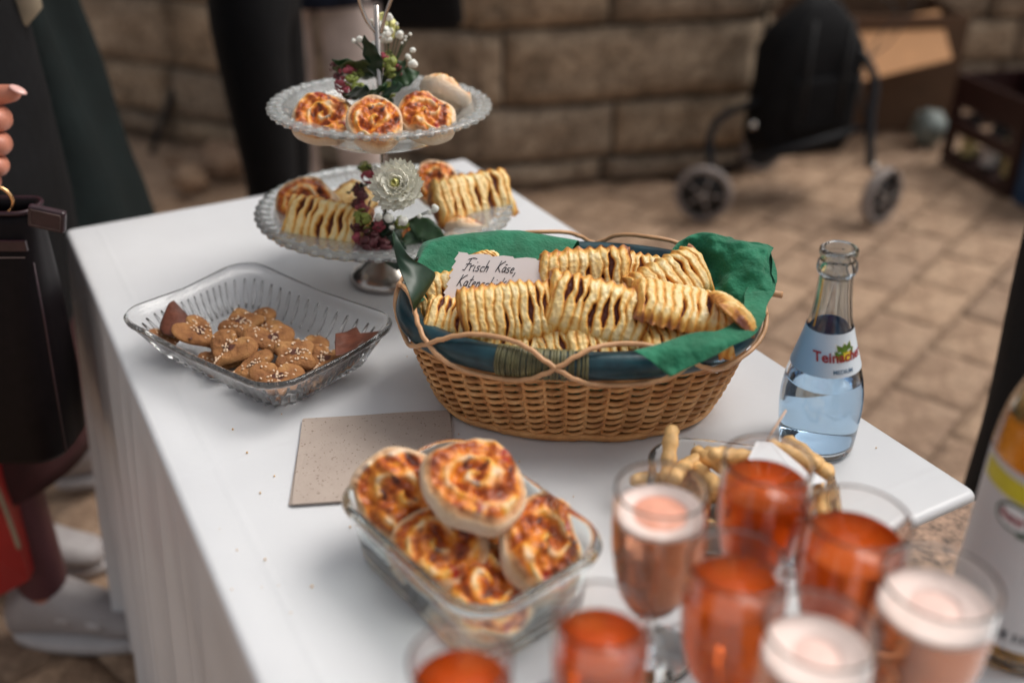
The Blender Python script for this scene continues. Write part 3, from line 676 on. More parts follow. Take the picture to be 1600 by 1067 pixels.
# person A with the handbag
def local(loc, yaw, p):
    return Matrix.Rotation(-yaw, 3, 'Z') @ (Vector(p) - Vector(loc))
lA = Vector((-.84, 1.36, 0)); yA = R(-90)
L_ = lambda x, y, f: local(lA, yA, dep(x, y, f))
fing = []
for i, (yy, r) in enumerate(((183, .0135), (222, .0130), (256, .0118))):
    fing.append(([L_(-75, yy + 6, 1.235), L_(-30, yy - 4, 1.20), L_(6 - 3 * i, yy, 1.168), L_(4 - 3 * i, yy + 7, 1.145), L_(-32, yy + 9, 1.142)], [r * 1.1, r * 1.12, r * 1.05, r, r * .85]))
fing.append(([L_(-50, 282, 1.225), L_(-12, 280, 1.175), L_(-14, 288, 1.155), L_(-45, 290, 1.15)], [.012, .0115, .011, .009]))
fing.append(([L_(-100, 190, 1.20), L_(-60, 160, 1.175), L_(-12, 150, 1.16), L_(32, 144, 1.155)], [.018, .0155, .0135, .0095]))
wA = L_(-150, 235, 1.225)
pA = person('person with a dark handbag, wine-red skirt, mauve tights and white sneakers left of the table', lA, yA, 1.66, 'navy', None, 'skin', 'hair_brown', 'shoe',
            [(Vector((-.25, .10, 1.15)), (0, .6, .6), (-1, 0, 0), 1), (wA, (L_(-70, 225, 1.21) - wA), (0, 0, 1), 1, 'custom', fing)], skirt=('burg_cloth', .33, .64, .175, .15, 'skirt'), legs='tights', velcro=True, step=1.2)
b = MB(); b.loft([[Vector((math.cos(h) * r_ * 1.12, math.sin(h) * r_ * .9, z)) + Vector((math.cos(h), math.sin(h), 0)) * .008 * math.sin(7 * h + z * 9) for h in [2 * PI * i / 48 for i in range(48)]] for z, r_ in ((.58, .195), (.75, .20), (.90, .205), (1.12, .20))], cap0=False, cap1=False); b.build('coat_skirt', M['black_cloth'], pA)
b = MB(); p = L_(28, 140.5, 1.147); b.ball((0, 0, 0), (.0075, .011, .0025), 12, 6)
nl = b.build('fingernail', M['nail'], pA, loc=p, rot=(R(-28), 0, R(-10)))
# person B, dark green coat
lB = Vector((-.93, 1.80, 0)); person('person in a long dark green coat and black trousers behind the handbag', lB, R(-70), 1.74, 'green_cloth', ('black_cloth', .012), 'skin_pale', 'hair_grey', 'shoe',
       [hang(-1), hang(1)], skirt=('green_cloth', .40, 1.12, .305, .17, 'coat_skirt'), step=.6)
b = MB(); b.loft([[v + Vector((0, 0, 0)) for v in rrect(a, d, d * .9, 5, z)] for z, a, d in ((0, .05, .01), (.03, .075, .02), (.10, .07, .018), (.115, .05, .008))])
tag(b.build('clutch_bag', M['beige_cloth'], loc=dep(-18, 36, 1.38), rot=(R(10), R(8), 0)), 'beige cloth clutch held at the upper left corner in front of the dark coat', 'bag')
person('person in narrow black trousers standing side-on behind the far table edge', (-.555, 2.26, 0), R(-90), 1.72, 'black_cloth', ('black_cloth', .004), 'skin_pale', 'hair_brown', 'black_plastic', [hang(-1), hang(1)])
person('person in cream trousers and a navy jacket right of the one in black trousers', (-.50, 2.66, 0), R(180), 1.70, 'navy', ('cream', .012), 'skin_pale', 'hair_grey', 'black_plastic', [hang(-1), hang(1)], skirt=('navy', .80, 1.12, .16, .15, 'jacket_skirt')) if 'cream' in M else None
person('person in wide black trousers standing at the right edge of the photo', (.865, 1.22, 0), R(180), 1.75, 'black_cloth', ('black_cloth', .034), 'skin_pale', 'hair_brown', 'black_plastic', [hang(-1), hang(1)])
b = MB(); b.loft([[v for v in rrect(a, d, d * .8, 5, z)] for z, a, d in ((0, .09, .03), (.02, .11, .045), (.2, .10, .04), (.215, .09, .03))])
hb = tag(b.build('shoulder_bag', M['black_cloth'], loc=(-.235, 2.70, .72)), 'black shoulder bag hanging above the top cake plate at the upper edge', 'bag')
# handbag
tg = thing('handbag', 'dark burgundy leather handbag with a gold ring, hanging left of the table corner', 'handbag', (-.70, 1.07, .55))
b = MB(); rings = []
for z, a, d in ((0, .135, .045), (.012, .146, .052), (.10, .154, .056), (.22, .160, .045), (.312, .163, .026), (.325, .163, .022)):
    rings.append([v + Vector((.0, 0, 0)) for v in rrect(a, d, d * .7, 5, z, 4)])
b.loft(rings, cap1=False); bd = b.build('bag_body', M['leather'], tg); md = bd.modifiers.new('s', 'SOLIDIFY'); md.thickness = .004
b = MB(); b.tube([v * 1.0 for v in rrect(.165, .0245, .018, 5, .325, 4)], .0028, 6, closed=True); b.build('top_edge', M['leather_edge'], tg)
b = MB(); b.box((.0, -.0365, .292), (.320, .0035, .012)); b.build('leather_band', M['leather_edge'], tg, smooth=False)
b = MB(); b.tube([(-.16, -.0395, .279), (.0, -.042, .279), (.156, -.0395, .279)], .0007, 5); b.build('stitching', M['thread'], tg)
b = MB(); b.tube([(.1615, -.034, .27), (.163, -.046, .2), (.157, -.05, .1), (.15, -.048, .02)], .0012, 5); b.build('piping', M['leather_edge'], tg)
b = MB(); b.tube([Vector((.128 + .0165 * math.cos(a), -.012, .336 + .0165 * math.sin(a))) for a in [2 * PI * i / 32 for i in range(32)]], .0022, 8, closed=True); b.build('ring', M['gold'], tg)
Mx = Matrix.Rotation(R(14), 3, 'Y')
b = MB(); b.box((.187, -.03, .322), (.040, .010, .026), Mx); tb = b.build('strap_end', M['leather_edge'], tg, smooth=False); md = tb.modifiers.new('b', 'BEVEL'); md.width = .003; md.segments = 2
b = MB(); pts = [Vector((.187, -.03, .322)) + Mx @ Vector((x, -.0055, z)) for x, z in ((-.016, -.009), (.016, -.009), (.016, .009), (-.016, .009))]; b.tube(pts, .0005, 4, closed=True); b.build('stitching', M['thread'], tb)
# red carrier bag
rb = thing('carrier_bag', 'bright red carrier bag in the lower left corner beside the white sneaker', 'bag', dep(-100, 820, 1.58))
c0 = Vector(rb.location); q = [dep(46, 906, 1.60) - c0, dep(-40, 620, 1.40) - c0, dep(-260, 700, 1.5) - c0, dep(-150, 1010, 1.66) - c0]
nrm = (q[1] - q[0]).cross(q[3] - q[0]).normalized() * .07
b = MB(); b.add(q + [p - nrm for p in q], [[0, 1, 2, 3], [7, 6, 5, 4], [0, 4, 5, 1], [1, 5, 6, 2], [2, 6, 7, 3], [3, 7, 4, 0]]); b.build('bag_body', M['red_paper'], rb, smooth=False)
b = MB(); b.tube(bez([dep(-60, 640, 1.38) - c0, dep(-25, 720, 1.42) - c0, dep(6, 790, 1.50) - c0, dep(30, 856, 1.56) - c0], 6), .0035, 6); b.build('cord', M['beige_cloth'], rb)

# ------------------------------------------------------------------ cake stand
SX, SY = -.155, 1.14
stand = thing('cake_stand', 'two-tier cake stand with beaded glass plates and a tall steel rod', 'cake stand', (SX, SY, .7505), (0, R(1.2), 0))
def plate(z, Rr, rb_, dpt, par, nb):
    n = 220; th = .004; rings = []
    prof = [(0.006, 0), (rb_ * .9, 0), (rb_, .004), (rb_ + (Rr - rb_) * .30, dpt * .72), (rb_ + (Rr - rb_) * .42, dpt * .88), (Rr * .93, dpt * .97), (Rr, dpt)]
    def ring(r, z_, sc_): return [Vector((r * (1 + sc_ * .022 * abs(math.sin(nb / 2 * a))) * math.cos(a), r * (1 + sc_ * .022 * abs(math.sin(nb / 2 * a))) * math.sin(a), z_)) for a in [2 * PI * i / n for i in range(n)]]
    for i, (r, zz) in enumerate(prof): rings.append(ring(r, z + zz, 1 if i == len(prof) - 1 else 0))
    rings.append(ring(Rr, z + dpt + th, 1))
    for i, (r, zz) in list(enumerate(prof))[-2::-1]:
        if i == 0: r = .006
        rings.append(ring(max(.006, r - (.003 if i > 1 else 0)), z + zz + th, 0))
    b = MB(); b.loft(rings); p = b.build('plate', M['pressed'], par)
    b = MB()
    for i in range(nb):
        a = 2 * PI * (i + .5) / nb; Mz = Matrix.Rotation(a, 3, 'Z')
        b.ball(Vector((Rr * 1.0 * math.cos(a), Rr * 1.0 * math.sin(a), z + dpt + .002)), (.0044, .0044, .0032), 8, 5)
        b.ball(Vector((Rr * .915 * math.cos(a + PI / nb), Rr * .915 * math.sin(a + PI / nb), z + dpt + .0035)), (.0042, .0055, .002), 6, 4)
    b.build('beaded_edge', M['pressed'], p, kind='stuff')
    # relief rays on the underside of the flange
    b = MB()
    for i in range(nb * 2):
        a = 2 * PI * i / (nb * 2); d = Vector((math.cos(a), math.sin(a), 0)); b.tube([d * (Rr * .72) + Vector((0, 0, z + dpt * .86)), d * (Rr * .88) + Vector((0, 0, z + dpt * .93))], .0012, 5)
    b.build('relief_rays', M['pressed'], p, kind='stuff'); return p
plate(.062, .150, .075, .030, stand, 52)
plate(.186, .124, .078, .032, stand, 46)
b = MB(); b.lathe([(.046, 0), (.047, .004), (.044, .010), (.032, .020), (.018, .030), (.012, .045), (.018, .058), (.024, .0615)], 48); b.build('foot', M['steel'], stand)
b = MB(); b.lathe([(.003, .0665), (.003, .33)], 16); b.build('rod', M['steel'], stand)
for z in (.0675, .1915):
    b = MB(); b.lathe([(.013, z), (.012, z + .004), (.006, z + .008)], 24); b.build('washer', M['steel'], stand)
b = MB(); b.tube(bez([(.004, 0, .295), (-.012, 0, .315), (-.020, 0, .35), (-.014, 0, .39), (.002, 0, .405), (.018, 0, .39), (.020, 0, .35), (.010, 0, .32), (.004, 0, .30)], 8), .0022, 8); b.build('handle', M['steel'], stand)

# ------------------------------------------------------------------ pastries
def attr_set(me, name, vals):
    a = me.attributes.new(name, 'FLOAT', 'POINT'); a.data.foreach_set('value', vals)
def puff_mesh(k, a=.046, b=.029, T=.019, N=9):
    rnd = random.Random(k); nx, ny = 120, 40; V = []; F = []; tone = []; cx = [rnd.uniform(-.34, .34) for _ in range(N + 2)]
    ro = [rnd.choice((-.35, .0, .35)) + rnd.uniform(-.1, .1) for _ in range(N + 2)]; gp = [rnd.choice((-.02, .01, .05, .11, .17, .22)) for _ in range(N + 2)]; sl = rnd.uniform(-.5, .5)
    for j in range(ny + 1):
        for i in range(nx + 1):
            u = i / nx * 2 - 1; v = j / ny * 2 - 1
            wv = .0022 * math.sin(v * 2.1 + k) + .0015 * noise.noise(Vector((v * 3, k, 8))); x = wv + u * a * (1 + .05 * noise.noise(Vector((v * 1.5, k, 0))) - .04 * abs(v) ** 3); y = v * b * (1 + .06 * noise.noise(Vector((u * 2, k, 5))) + .05 * math.sin(u * N * PI * .9 + k) * (abs(v) > .8) - .05 * abs(u) ** 3)
            s = (u + 1) / 2 * N + sl * v * .5 + .22 * math.sin(v * 2.4 + k) + .34 * noise.noise(Vector((u * 2.6, v * 1.7, k)))
            n_ = math.floor(s + .5); q = min(max(int(n_), 0), N); du = abs(s - n_ + cx[q] * .5 * (1 - v * v)); gap = .035 + max(0, gp[q]) * math.exp(-((v - ro[q]) / .34) ** 2)
            env = (1 - abs(v) ** 3.2) ** .62 * (1 - abs(u) ** 9) ** .5 if abs(v) < 1 and abs(u) < 1 else 0
            inner = abs(v) < .86 and abs(u) < .93
            if du < gap and inner and gap > .075: h = .55; t = .02
            else:
                w_ = min(1, max(0, (du - gap)) / .30); dp = min(1, gap / .11) ; h = 1 - (.05 + .24 * dp) * (1 - math.sqrt(max(0, 1 - (1 - w_) ** 2))) + .05 * noise.noise(Vector((u * 5, v * 3.5, k + 9))); t = (.66 - .36 * dp) + (.28 + .32 * dp) * w_ ** .7
                t += .12 * noise.noise(Vector((u * 6, v * 5, k))) - .05
            edge = max(abs(v), abs(u) ** 1.6); t = t if edge < .74 else min(t, t * (1 - (edge - .74) * 2.3) + .02) if t > .1 else t
            if abs(u) > .90 or abs(v) > .9: h = .8
            z = .0022 * math.sin(u * 2.3 + k * 2) + T * (.22 + .78 * env * h) * (1 + .16 * math.sin(u * 1.7 + k)) + .0012 * noise.noise(Vector((x * 300, y * 300, k)))
            V.append((x, y, z)); tone.append(max(0, min(1, t)))
    for j in range(ny):
        for i in range(nx):
            q = j * (nx + 1) + i; F.append([q, q + 1, q + nx + 2, q + nx + 1])
    ring = list(range(nx + 1)) + [(nx + 1) * (j + 1) - 1 for j in range(1, ny + 1)] + [ny * (nx + 1) + i for i in range(nx - 1, -1, -1)] + [j * (nx + 1) for j in range(ny - 1, 0, -1)]
    prev = ring
    for zz, gr, tn in ((.14, 1.03, .32), (.05, .985, .28), (0, .93, .3)):
        n = len(V)
        for i in ring: V.append((V[i][0] * gr, V[i][1] * gr, T * zz)); tone.append(tn)
        for q in range(len(ring)):
            r2 = (q + 1) % len(ring); F.append([prev[q], n + q, n + r2, prev[r2]])
        prev = [n + q for q in range(len(ring))]
    F.append(prev); me = recalc(mesh('pastry', V, F)); attr_set(me, 'tone', tone); return me
puffs = [puff_mesh(k + 1, N=(9, 10, 11, 10, 9, 11)[k]) for k in range(6)]
def faced(yaw, tilt, roll=0):
    """rotation: lying flat, turned by yaw, then leaned so its top faces the near side by tilt, rolled sideways by roll"""
    return (Matrix.Rotation(R(yaw), 4, 'Z') @ Matrix.Rotation(R(tilt), 4, 'X') @ Matrix.Rotation(R(roll), 4, 'Y')).to_euler()
def puff(k, loc, yaw, tilt, roll, label, group, s=1.0, name='puff_pastry'):
    o = ob(name, puffs[k % 6], M['puff'], None, loc, faced(yaw, tilt, roll)); o.scale = (s, s, s); return tag(o, label, 'pastry', group)
BG = 'lattice puff pastries in the basket'
blist = [  # px, py, f, yaw, tilt, roll, scale, label
 (700, 462, 1.075, 18, 50, -8, .84, 'lattice puff pastry at the far left, behind the left end of the note card'),
 (722, 505, 1.00, -14, 30, 4, .82, 'low lattice puff pastry at the left inside the basket, under the note card'),
 (794, 490, .985, 9, 54, -8, 1.0, 'upright lattice puff pastry covering the lower part of the handwritten card'),
 (806, 528, .945, -13, 34, 5, .96, 'lattice puff pastry in the front row behind the crossing canes left of centre'),
 (914, 434, 1.06, 10, 62, -10, 1.0, 'tall lattice puff pastry at the back, right of the handwritten card'),
 (1000, 436, 1.085, -14, 46, 16, .9, 'lattice puff pastry in the back row under the arching cane'),
 (1044, 445, 1.06, 42, 44, -22, .92, 'lattice puff pastry in the back row next to the raised green napkin'),
 (930, 488, 1.00, -24, 50, 14, 1.08, 'large lattice puff pastry leaning in the very middle of the basket'),
 (1064, 488, .985, -7, 12, 12, 1.04, 'plump lattice puff pastry lying across the right half of the basket'),
 (1139, 492, 1.00, 74, 40, 20, .78, 'small lattice puff pastry standing on end against the green napkin at the right'),
 (958, 538, .935, 7, 40, -3, 1.0, 'lattice puff pastry in the front row right of centre with two open slits'),
 (1070, 532, .945, 6, 16, 4, .95, 'lattice puff pastry half hidden under the folded green napkin tip'),
 (882, 540, .925, 10, 34, -6, .72, 'small lattice puff pastry squeezed in the front row over the crossing canes'),
 (776, 418, 1.085, 42, 40, 10, .7, 'lattice puff pastry whose orange corner pokes up behind the note card'),
 (745, 508, 1.02, -5, 12, 0, 1.0, 'lattice puff pastry in the bottom layer at the left of the basket'),
 (860, 500, 1.01, 8, 8, 0, 1.0, 'lattice puff pastry in the bottom layer in the middle of the basket'),
 (985, 500, 1.01, -8, 10, 0, 1.0, 'lattice puff pastry in the bottom layer right of the middle'),
]
ZB = [.858, .856, .872, .850, .882, .874, .880, .874, .876, .880, .850, .854, .848, .868, .846, .846, .846]
for i, (x, y, f, ya, ti, ro, s, lab) in enumerate(blist):
    p = dep(x, y, f); puff(i, at(x, y, ZB[i]), ya, ti, ro, lab, BG, s * .95)

def roll_mesh(k, Rr=.042, H=.029):
    rnd = random.Random(k * 3 + 1); nr, na = 44, 130; V = []; F = []; to = []; tp = []; turns = 1.9; ph = rnd.uniform(0, 6.28); ex = rnd.uniform(.86, 1.0)
    def rad(a): return 1 + .06 * math.cos(2 * a + ph) + .13 * noise.noise(Vector((math.cos(a) * 1.5, math.sin(a) * 1.5, k)))
    prof = []
    for i in range(1, nr + 1): prof.append(('t', i / nr))
    for s in (.12, .25, .4, .55, .7, .85, 1): prof.append(('s', s))
    V.append((0, 0, H * .92)); to.append(.5); tp.append(1)
    for kind, s in prof:
        for j in range(na):
            a = 2 * PI * j / na; r1 = Rr * rad(a)
            if kind == 't':
                sp = (s * turns - (a + ph) / (2 * PI)) % 1.0; sp = (sp + .35 * noise.noise(Vector((s * math.cos(a) * 2.2, s * math.sin(a) * 2.2, k * 4.4)))) % 1.0; ridge = math.exp(-((sp - .5) / .21) ** 2) * max(0, min(1, .85 + 1.6 * noise.noise(Vector((s * math.cos(a) * 2, s * math.sin(a) * 2, k + 20))))); r = r1 * s * .93
                dome = (1 - s ** 5) * .10 + .86
                lump = noise.noise(Vector((r * math.cos(a) * 130, r * math.sin(a) * 130, k * 5))) * .11 + noise.noise(Vector((r * math.cos(a) * 34, r * math.sin(a) * 34, k * 3))) * .30
                z = H * (dome + .12 * ridge - .05 + 1.35 * lump * (1 - .4 * ridge)) * (1 - .16 * s ** 7)
                V.append((r * math.cos(a) * ex, r * math.sin(a), z)); to.append(.25 + .7 * ridge); tp.append(max(0, min(1, 1.25 - ridge * .66 * (s > .2) + noise.noise(Vector((r * math.cos(a) * 90, r * math.sin(a) * 90, k))) * .7)) if s < .95 else .25)
            else:
                r = r1 * (.93 + .11 * math.sin(PI * min(1, s * .8 + .12))) * (1 - .12 * s ** 5); z = H * .74 * (1 - s)
                V.append((r * math.cos(a) * ex, r * math.sin(a), z)); to.append(.5 + .42 * min(1, s * 1.8)); tp.append(0)
    for j in range(na): F.append([0, 1 + j, 1 + (j + 1) % na])
    for i in range(len(prof) - 1):
        for j in range(na):
            q = 1 + i * na; F.append([q + j, q + na + j, q + na + (j + 1) % na, q + (j + 1) % na])
    q = 1 + (len(prof) - 1) * na; F.append([q + j for j in range(na)][::-1])
    me = recalc(mesh('roll', V, F)); attr_set(me, 'tone', to); attr_set(me, 'topping', tp); return me
rolls = [roll_mesh(k) for k in range(5)]
def roll(k, loc, yaw, tilt, ro, label, group, s=1.0):
    o = ob('cheese_roll', rolls[k % 5], M['roll'], None, loc, faced(yaw, tilt, ro)); o.scale = (s, s, s); return tag(o, label, 'bread roll', group)
UP = 'savoury rolls on the upper cake plate'; LOW = 'savoury pastries on the lower cake plate'
def rp(px, py, f, *a, dz=-.010): roll(a[0], dep(px, py, f) + Vector((0, 0, dz)), *a[1:])
rp(508, 183, 1.118, 0, 50, 24, -22, 'cheese roll at the left of the upper plate, showing a floury side to the right', UP, .82)
rp(583, 190, 1.085, 1, -20, 26, 26, 'cheese roll in the front middle of the upper plate with a red pepper dab', UP, .82)
rp(665, 185, 1.11, 2, 10, 20, 4, 'cheese roll right of the front middle on the upper plate, dark spotted spiral', UP, .88)
rp(690, 146, 1.17, 3, 20, -20, 34, 'pale cheese roll tipped on its edge at the right rear of the upper plate', UP, .85)
rp(482, 318, 1.215, 4, 10, 40, -12, 'deep red-brown cheese roll at the far left of the lower plate', LOW, .92)
rp(682, 284, 1.29, 1, 0, 40, 8, 'red-brown cheese roll at the right rear of the lower plate behind the white flower', LOW, .80)
rp(728, 358, 1.20, 3, 20, -25, 15, 'pale cheese roll with a pink floury side at the right front of the lower plate', LOW, .72)
rp(655, 372, 1.16, 2, 0, 20, 0, 'small cheese roll tucked under the big green leaf of the lower plate', LOW, .6)
puff(1, dep(512, 356, 1.165), -18, 42, 4, 'lattice puff pastry at the left front of the lower plate with wide open slits', LOW, 1.12)
puff(4, dep(738, 312, 1.235), 26, 46, -4, 'lattice puff pastry at the right of the lower plate', LOW, 1.12)
puff(2, dep(548, 318, 1.25), 70, 44, 0, 'small lattice puff pastry half hidden left of the white flower', LOW, .8)
CB = 'savoury rolls in the glass storage box'
rp(632, 748, .80, 1, 60, 30, -34, 'cheese roll leaning at the left corner of the storage box, floury edge down', CB, .98, dz=-.018)
rp(738, 748, .772, 0, -12, 8, 14, 'large pale-sided cheese roll on top of the heap in the storage box', CB, .98, dz=-.018)
rp(684, 838, .765, 4, 20, 20, -8, 'dark spotted cheese roll at the left front of the storage box', CB, .86, dz=-.020)
rp(840, 834, .765, 2, -20, 12, 26, 'cheese roll at the right of the storage box with a split floury side', CB, .95, dz=-.020)
rp(762, 905, .748, 3, 10, 14, 0, 'cheese roll lowest in the front corner of the storage box', CB, .88, dz=-.020)
rp(745, 960, .752, 0, 0, 4, 0, 'cheese roll flat on the bottom of the storage box under the front one', CB, .80, dz=-.010)
rp(770, 840, .835, 1, 0, 5, 0, 'cheese roll hidden on the bottom in the middle of the storage box', CB, .9, dz=-.012)
rp(700, 780, .875, 3, 0, 5, 0, 'cheese roll hidden on the bottom at the rear of the storage box', CB, .9, dz=-.012)
# ------------------------------------------------------------------ basket
BX, BY = .064, .880; BZ = .752; BR = R(-3)
basket = thing('wicker_basket', 'oval woven cane basket with a dark teal rim, filled with lattice pastries', 'basket', (BX, BY, BZ), (0, 0, BR))
A0, B0, A1, B1, HH = .134, .090, .166, .120, .086
def ov(th, h, off=0):
    """point on the basket wall; h 0..1"""
    g = h ** .75; a = A0 + (A1 - A0) * g + off; b = B0 + (B1 - B0) * g + off; ct, st_ = math.cos(th), math.sin(th)
    e = .88; return Vector((a * math.copysign(abs(ct) ** e, ct), b * math.copysign(abs(st_) ** e, st_), h * HH))
NS = 46
ths = []
S = [0]; NN = 1472
for i in range(NN):
    S.append(S[-1] + (ov(2 * PI * (i + 1) / NN, .5) - ov(2 * PI * i / NN, .5)).length)
def th_of(s):
    s = (s % 1.0) * S[-1]; lo, hi = 0, NN
    while hi - lo > 1:
        m = (lo + hi) // 2
        if S[m] <= s: lo = m
        else: hi = m
    return 2 * PI * (lo + (s - S[lo]) / (S[lo + 1] - S[lo])) / NN
TH = [th_of(i / (NS * 8)) for i in range(NS * 8)]
rows = 20
for j in range(rows):
    h = (j + .6) / rows; rings = []; seed = j * 3.1
    for i, th in enumerate(TH):
        p = ov(th, h); q = ov(th + .01, h) - ov(th - .01, h); nn = Vector((q.y, -q.x, 0)).normalized(); ph = i / 8 * PI + j * PI
        off = .0036 * math.sin(ph); dz = -.0013 * math.cos(ph) + noise.noise(Vector((i * .05, seed, 0))) * .0009
        c = p + nn * off + Vector((0, 0, dz)); rz_ = .00225 * (1 + .12 * noise.noise(Vector((i * .03, seed, 7)))); rn = .0017
        rings.append([c + nn * math.cos(a) * rn + Vector((0, 0, 1)) * math.sin(a) * rz_ for a in [2 * PI * k / 7 for k in range(7)]])
    b = MB(); b.loft(rings, wrap=True); b.build('cane_strand', M['wicker'], basket)
b = MB()
for i in range(NS):
    th = th_of((i + .5) / NS) if False else TH[(i * 8)]
    b = MB(); b.tube([ov(th, h, -.0002) for h in (0.0, .25, .5, .75, 1.0)], .0019, 5)
    if i % 1 == 0: b.build('stake', M['wicker'], basket)
for z, r, o_ in ((.0022, .0034, .001), (.0065, .0032, .003), (HH * .985, .0028, .003)):
    b = MB(); b.tube([ov(th, z / HH, o_ + .001 * math.sin(i * .35)) + Vector((0, 0, .0004 * math.sin(i * .5))) for i, th in enumerate(TH[::2])], r, 7, closed=True); b.build('border_cane', M['wicker'], basket)
b = MB(); b.loft([[ov(th, 0, -.004) + Vector((0, 0, .003)) for th in TH[::4]], [ov(th, 0, -.004) + Vector((0, 0, .006)) for th in TH[::4]]]); b.build('base', M['wicker'], basket)
RZ = HH + .0105
def rimp(th, al, r=.0118, rv=.0135):
    p = ov(th, 1.0, -.001); q = ov(th + .01, 1) - ov(th - .01, 1); nn = Vector((q.y, -q.x, 0)).normalized(); p.z = RZ
    return p + nn * (math.cos(al) * r) + Vector((0, 0, math.sin(al) * rv))
b = MB(); b.loft([[rimp(th, 2 * PI * k / 14) for k in range(14)] for th in TH[::2]], wrap=True); b.build('rim', M['teal'], basket)
# olive bast wrap, front left of centre: wound in turns
b = MB(); t0, t1 = R(248), R(272)
for k in range(44):
    th = t0 + (t1 - t0) * k / 43
    b.tube([rimp(th + .004 * math.sin(k * 2.3), 2 * PI * q / 14, .0120, .0137) for q in range(14)], .0012, 5, closed=True)
b.build('bast_wrap', M['olive_wrap'], basket)
for ph, lab in ((0, 0), (PI, 1)):
    pts = []
    n_ = 300
    for i in range(n_):
        th = TH[int(i / n_ * len(TH))]; s_ = i / n_; w_ = .5 + .5 * math.cos(2 * PI * s_ * 4.0 + ph * 1.0 + 2.05); al = R(-62) + R(160) * w_
        p = rimp(th, al, .0155, .0172); p.z += .010 * max(0, w_ - .6) * (1 if math.sin(th) < 0 else 2.2); pts.append(p)
    b = MB(); b.tube(pts, .0023, 8, closed=True); b.build('looped_cane', M['cane'], basket)
b = MB(); b.tube([rimp(R(8), R(20), .017, .018), rimp(R(4), R(20), .024, .018) + Vector((.012, 0, .002))], .0035, 8); b.build('cane_knob', M['cane'], basket)
# ------------------------------------------------------------------ green napkins
def sheet(name, grid, mat, label, cat, wr=.0022, sub=10, group=None, thick=.0004, seed=1, frill=None):
    rows_ = [bez(r, sub) for r in grid]; cols = list(zip(*rows_)); G = [bez(c, sub) for c in cols]; n = len(G[0]); V = []; F = []
    for i, c in enumerate(G):
        for j, p in enumerate(c):
            f = wr * (noise.noise(p * 55 + Vector((seed, 0, 0))) + .6 * noise.noise(p * 130 + Vector((seed, 3, 0)))); g = noise.noise(p * 38 + Vector((9, seed, 0))) * wr
            V.append(p + Vector((g, -f, f * .8)))
    for i in range(len(G) - 1):
        for j in range(n - 1): q = i * n + j; F.append([q, q + 1, q + n + 1, q + n])
    o = ob(name, mesh(name, V, F), M[mat]); md = o.modifiers.new('s', 'SOLIDIFY'); md.thickness = thick; return tag(o, label, cat, group)
d = dep
sheet('paper_napkin', [
    [at(648, 480, .862), at(680, 455, .866), at(740, 440, .868), at(820, 434, .868), at(885, 425, .868)],
    [at(640, 450, .874), at(668, 422, .878), at(740, 408, .880), at(820, 404, .880), at(892, 405, .878)],
    [at(652, 410, .884), at(672, 384, .892), at(740, 368, .895), at(812, 365, .892), at(900, 380, .884)],
    [at(650, 400, .880), at(668, 377, .886), at(742, 366, .886), at(814, 364, .884), at(903, 378, .880)],
    [at(645, 412, .868), at(662, 396, .872), at(742, 380, .872), at(816, 378, .872), at(905, 390, .870)]],
    'napkin', 'green crepe paper napkin lining the far left of the basket behind the note card', 'napkin', seed=2, group='green napkins in the basket', wr=.0025)
sheet('paper_napkin', [
    [at(1040, 480, .862), at(1085, 485, .862), at(1130, 510, .862), at(1165, 515, .862), at(1180, 530, .862)],
    [at(1032, 445, .876), at(1080, 440, .872), at(1125, 462, .870), at(1168, 480, .872), at(1192, 492, .870)],
    [at(1040, 408, .894), at(1080, 402, .890), at(1132, 420, .888), at(1178, 440, .888), at(1205, 455, .882)],
    [at(1056, 380, .904), at(1092, 368, .912), at(1138, 378, .910), at(1180, 386, .908), at(1203, 404, .900)],
    [at(1072, 374, .898), at(1100, 366, .905), at(1142, 372, .906), at(1186, 380, .904), at(1204, 388, .902)]],
    'napkin', 'green crepe paper napkin in a tall crumpled fold at the right end of the basket', 'napkin', seed=5, group='green napkins in the basket', wr=.0055)
sheet('paper_napkin', [
    [at(1203, 386, .902), at(1206, 405, .898), at(1204, 428, .892)],
    [at(1196, 410, .894), at(1211, 428, .890), at(1211, 452, .884)],
    [at(1168, 450, .882), at(1186, 470, .882), at(1198, 482, .880)],
    [at(1155, 492, .882), at(1168, 512, .883), at(1182, 520, .880)],
    [at(1125, 515, .886), at(1128, 534, .885), at(1142, 542, .880)],
    [at(1082, 520, .888), at(1080, 545, .884), at(1100, 564, .874)],
    [at(1030, 536, .884), at(1024, 550, .884), at(1054, 586, .868)],
    [at(988, 548, .882), at(1012, 560, .882), at(1047, 589, .864)]],
    'napkin', 'green crepe paper napkin folded over the right front rim with a pointed tip', 'napkin', seed=8, group='green napkins in the basket', wr=.0018)
# inner lining that carries the pastries
b = MB(); rings = []
for k in range(9):
    h = 1.05 - k * .08; rings.append([Vector((v.x, v.y, 0)) * (1 - .02 * k) + Vector((0, 0, h * HH + .004 * noise.noise(v * 40 + Vector((0, k, 0))))) for v in [ov(th, max(0, min(1, h)), -.014) for th in TH[::4]]])
rings.append([Vector((v.x * .1, v.y * .1, v.z)) for v in rings[-1]]); b.loft(rings, cap0=False)
o = b.build('paper_napkin', M['napkin'], loc=(BX, BY, BZ), rot=(0, 0, BR)); tag(o, 'dark green paper napkin spread under the pastries as the lining of the basket', 'napkin', 'green napkins in the basket')
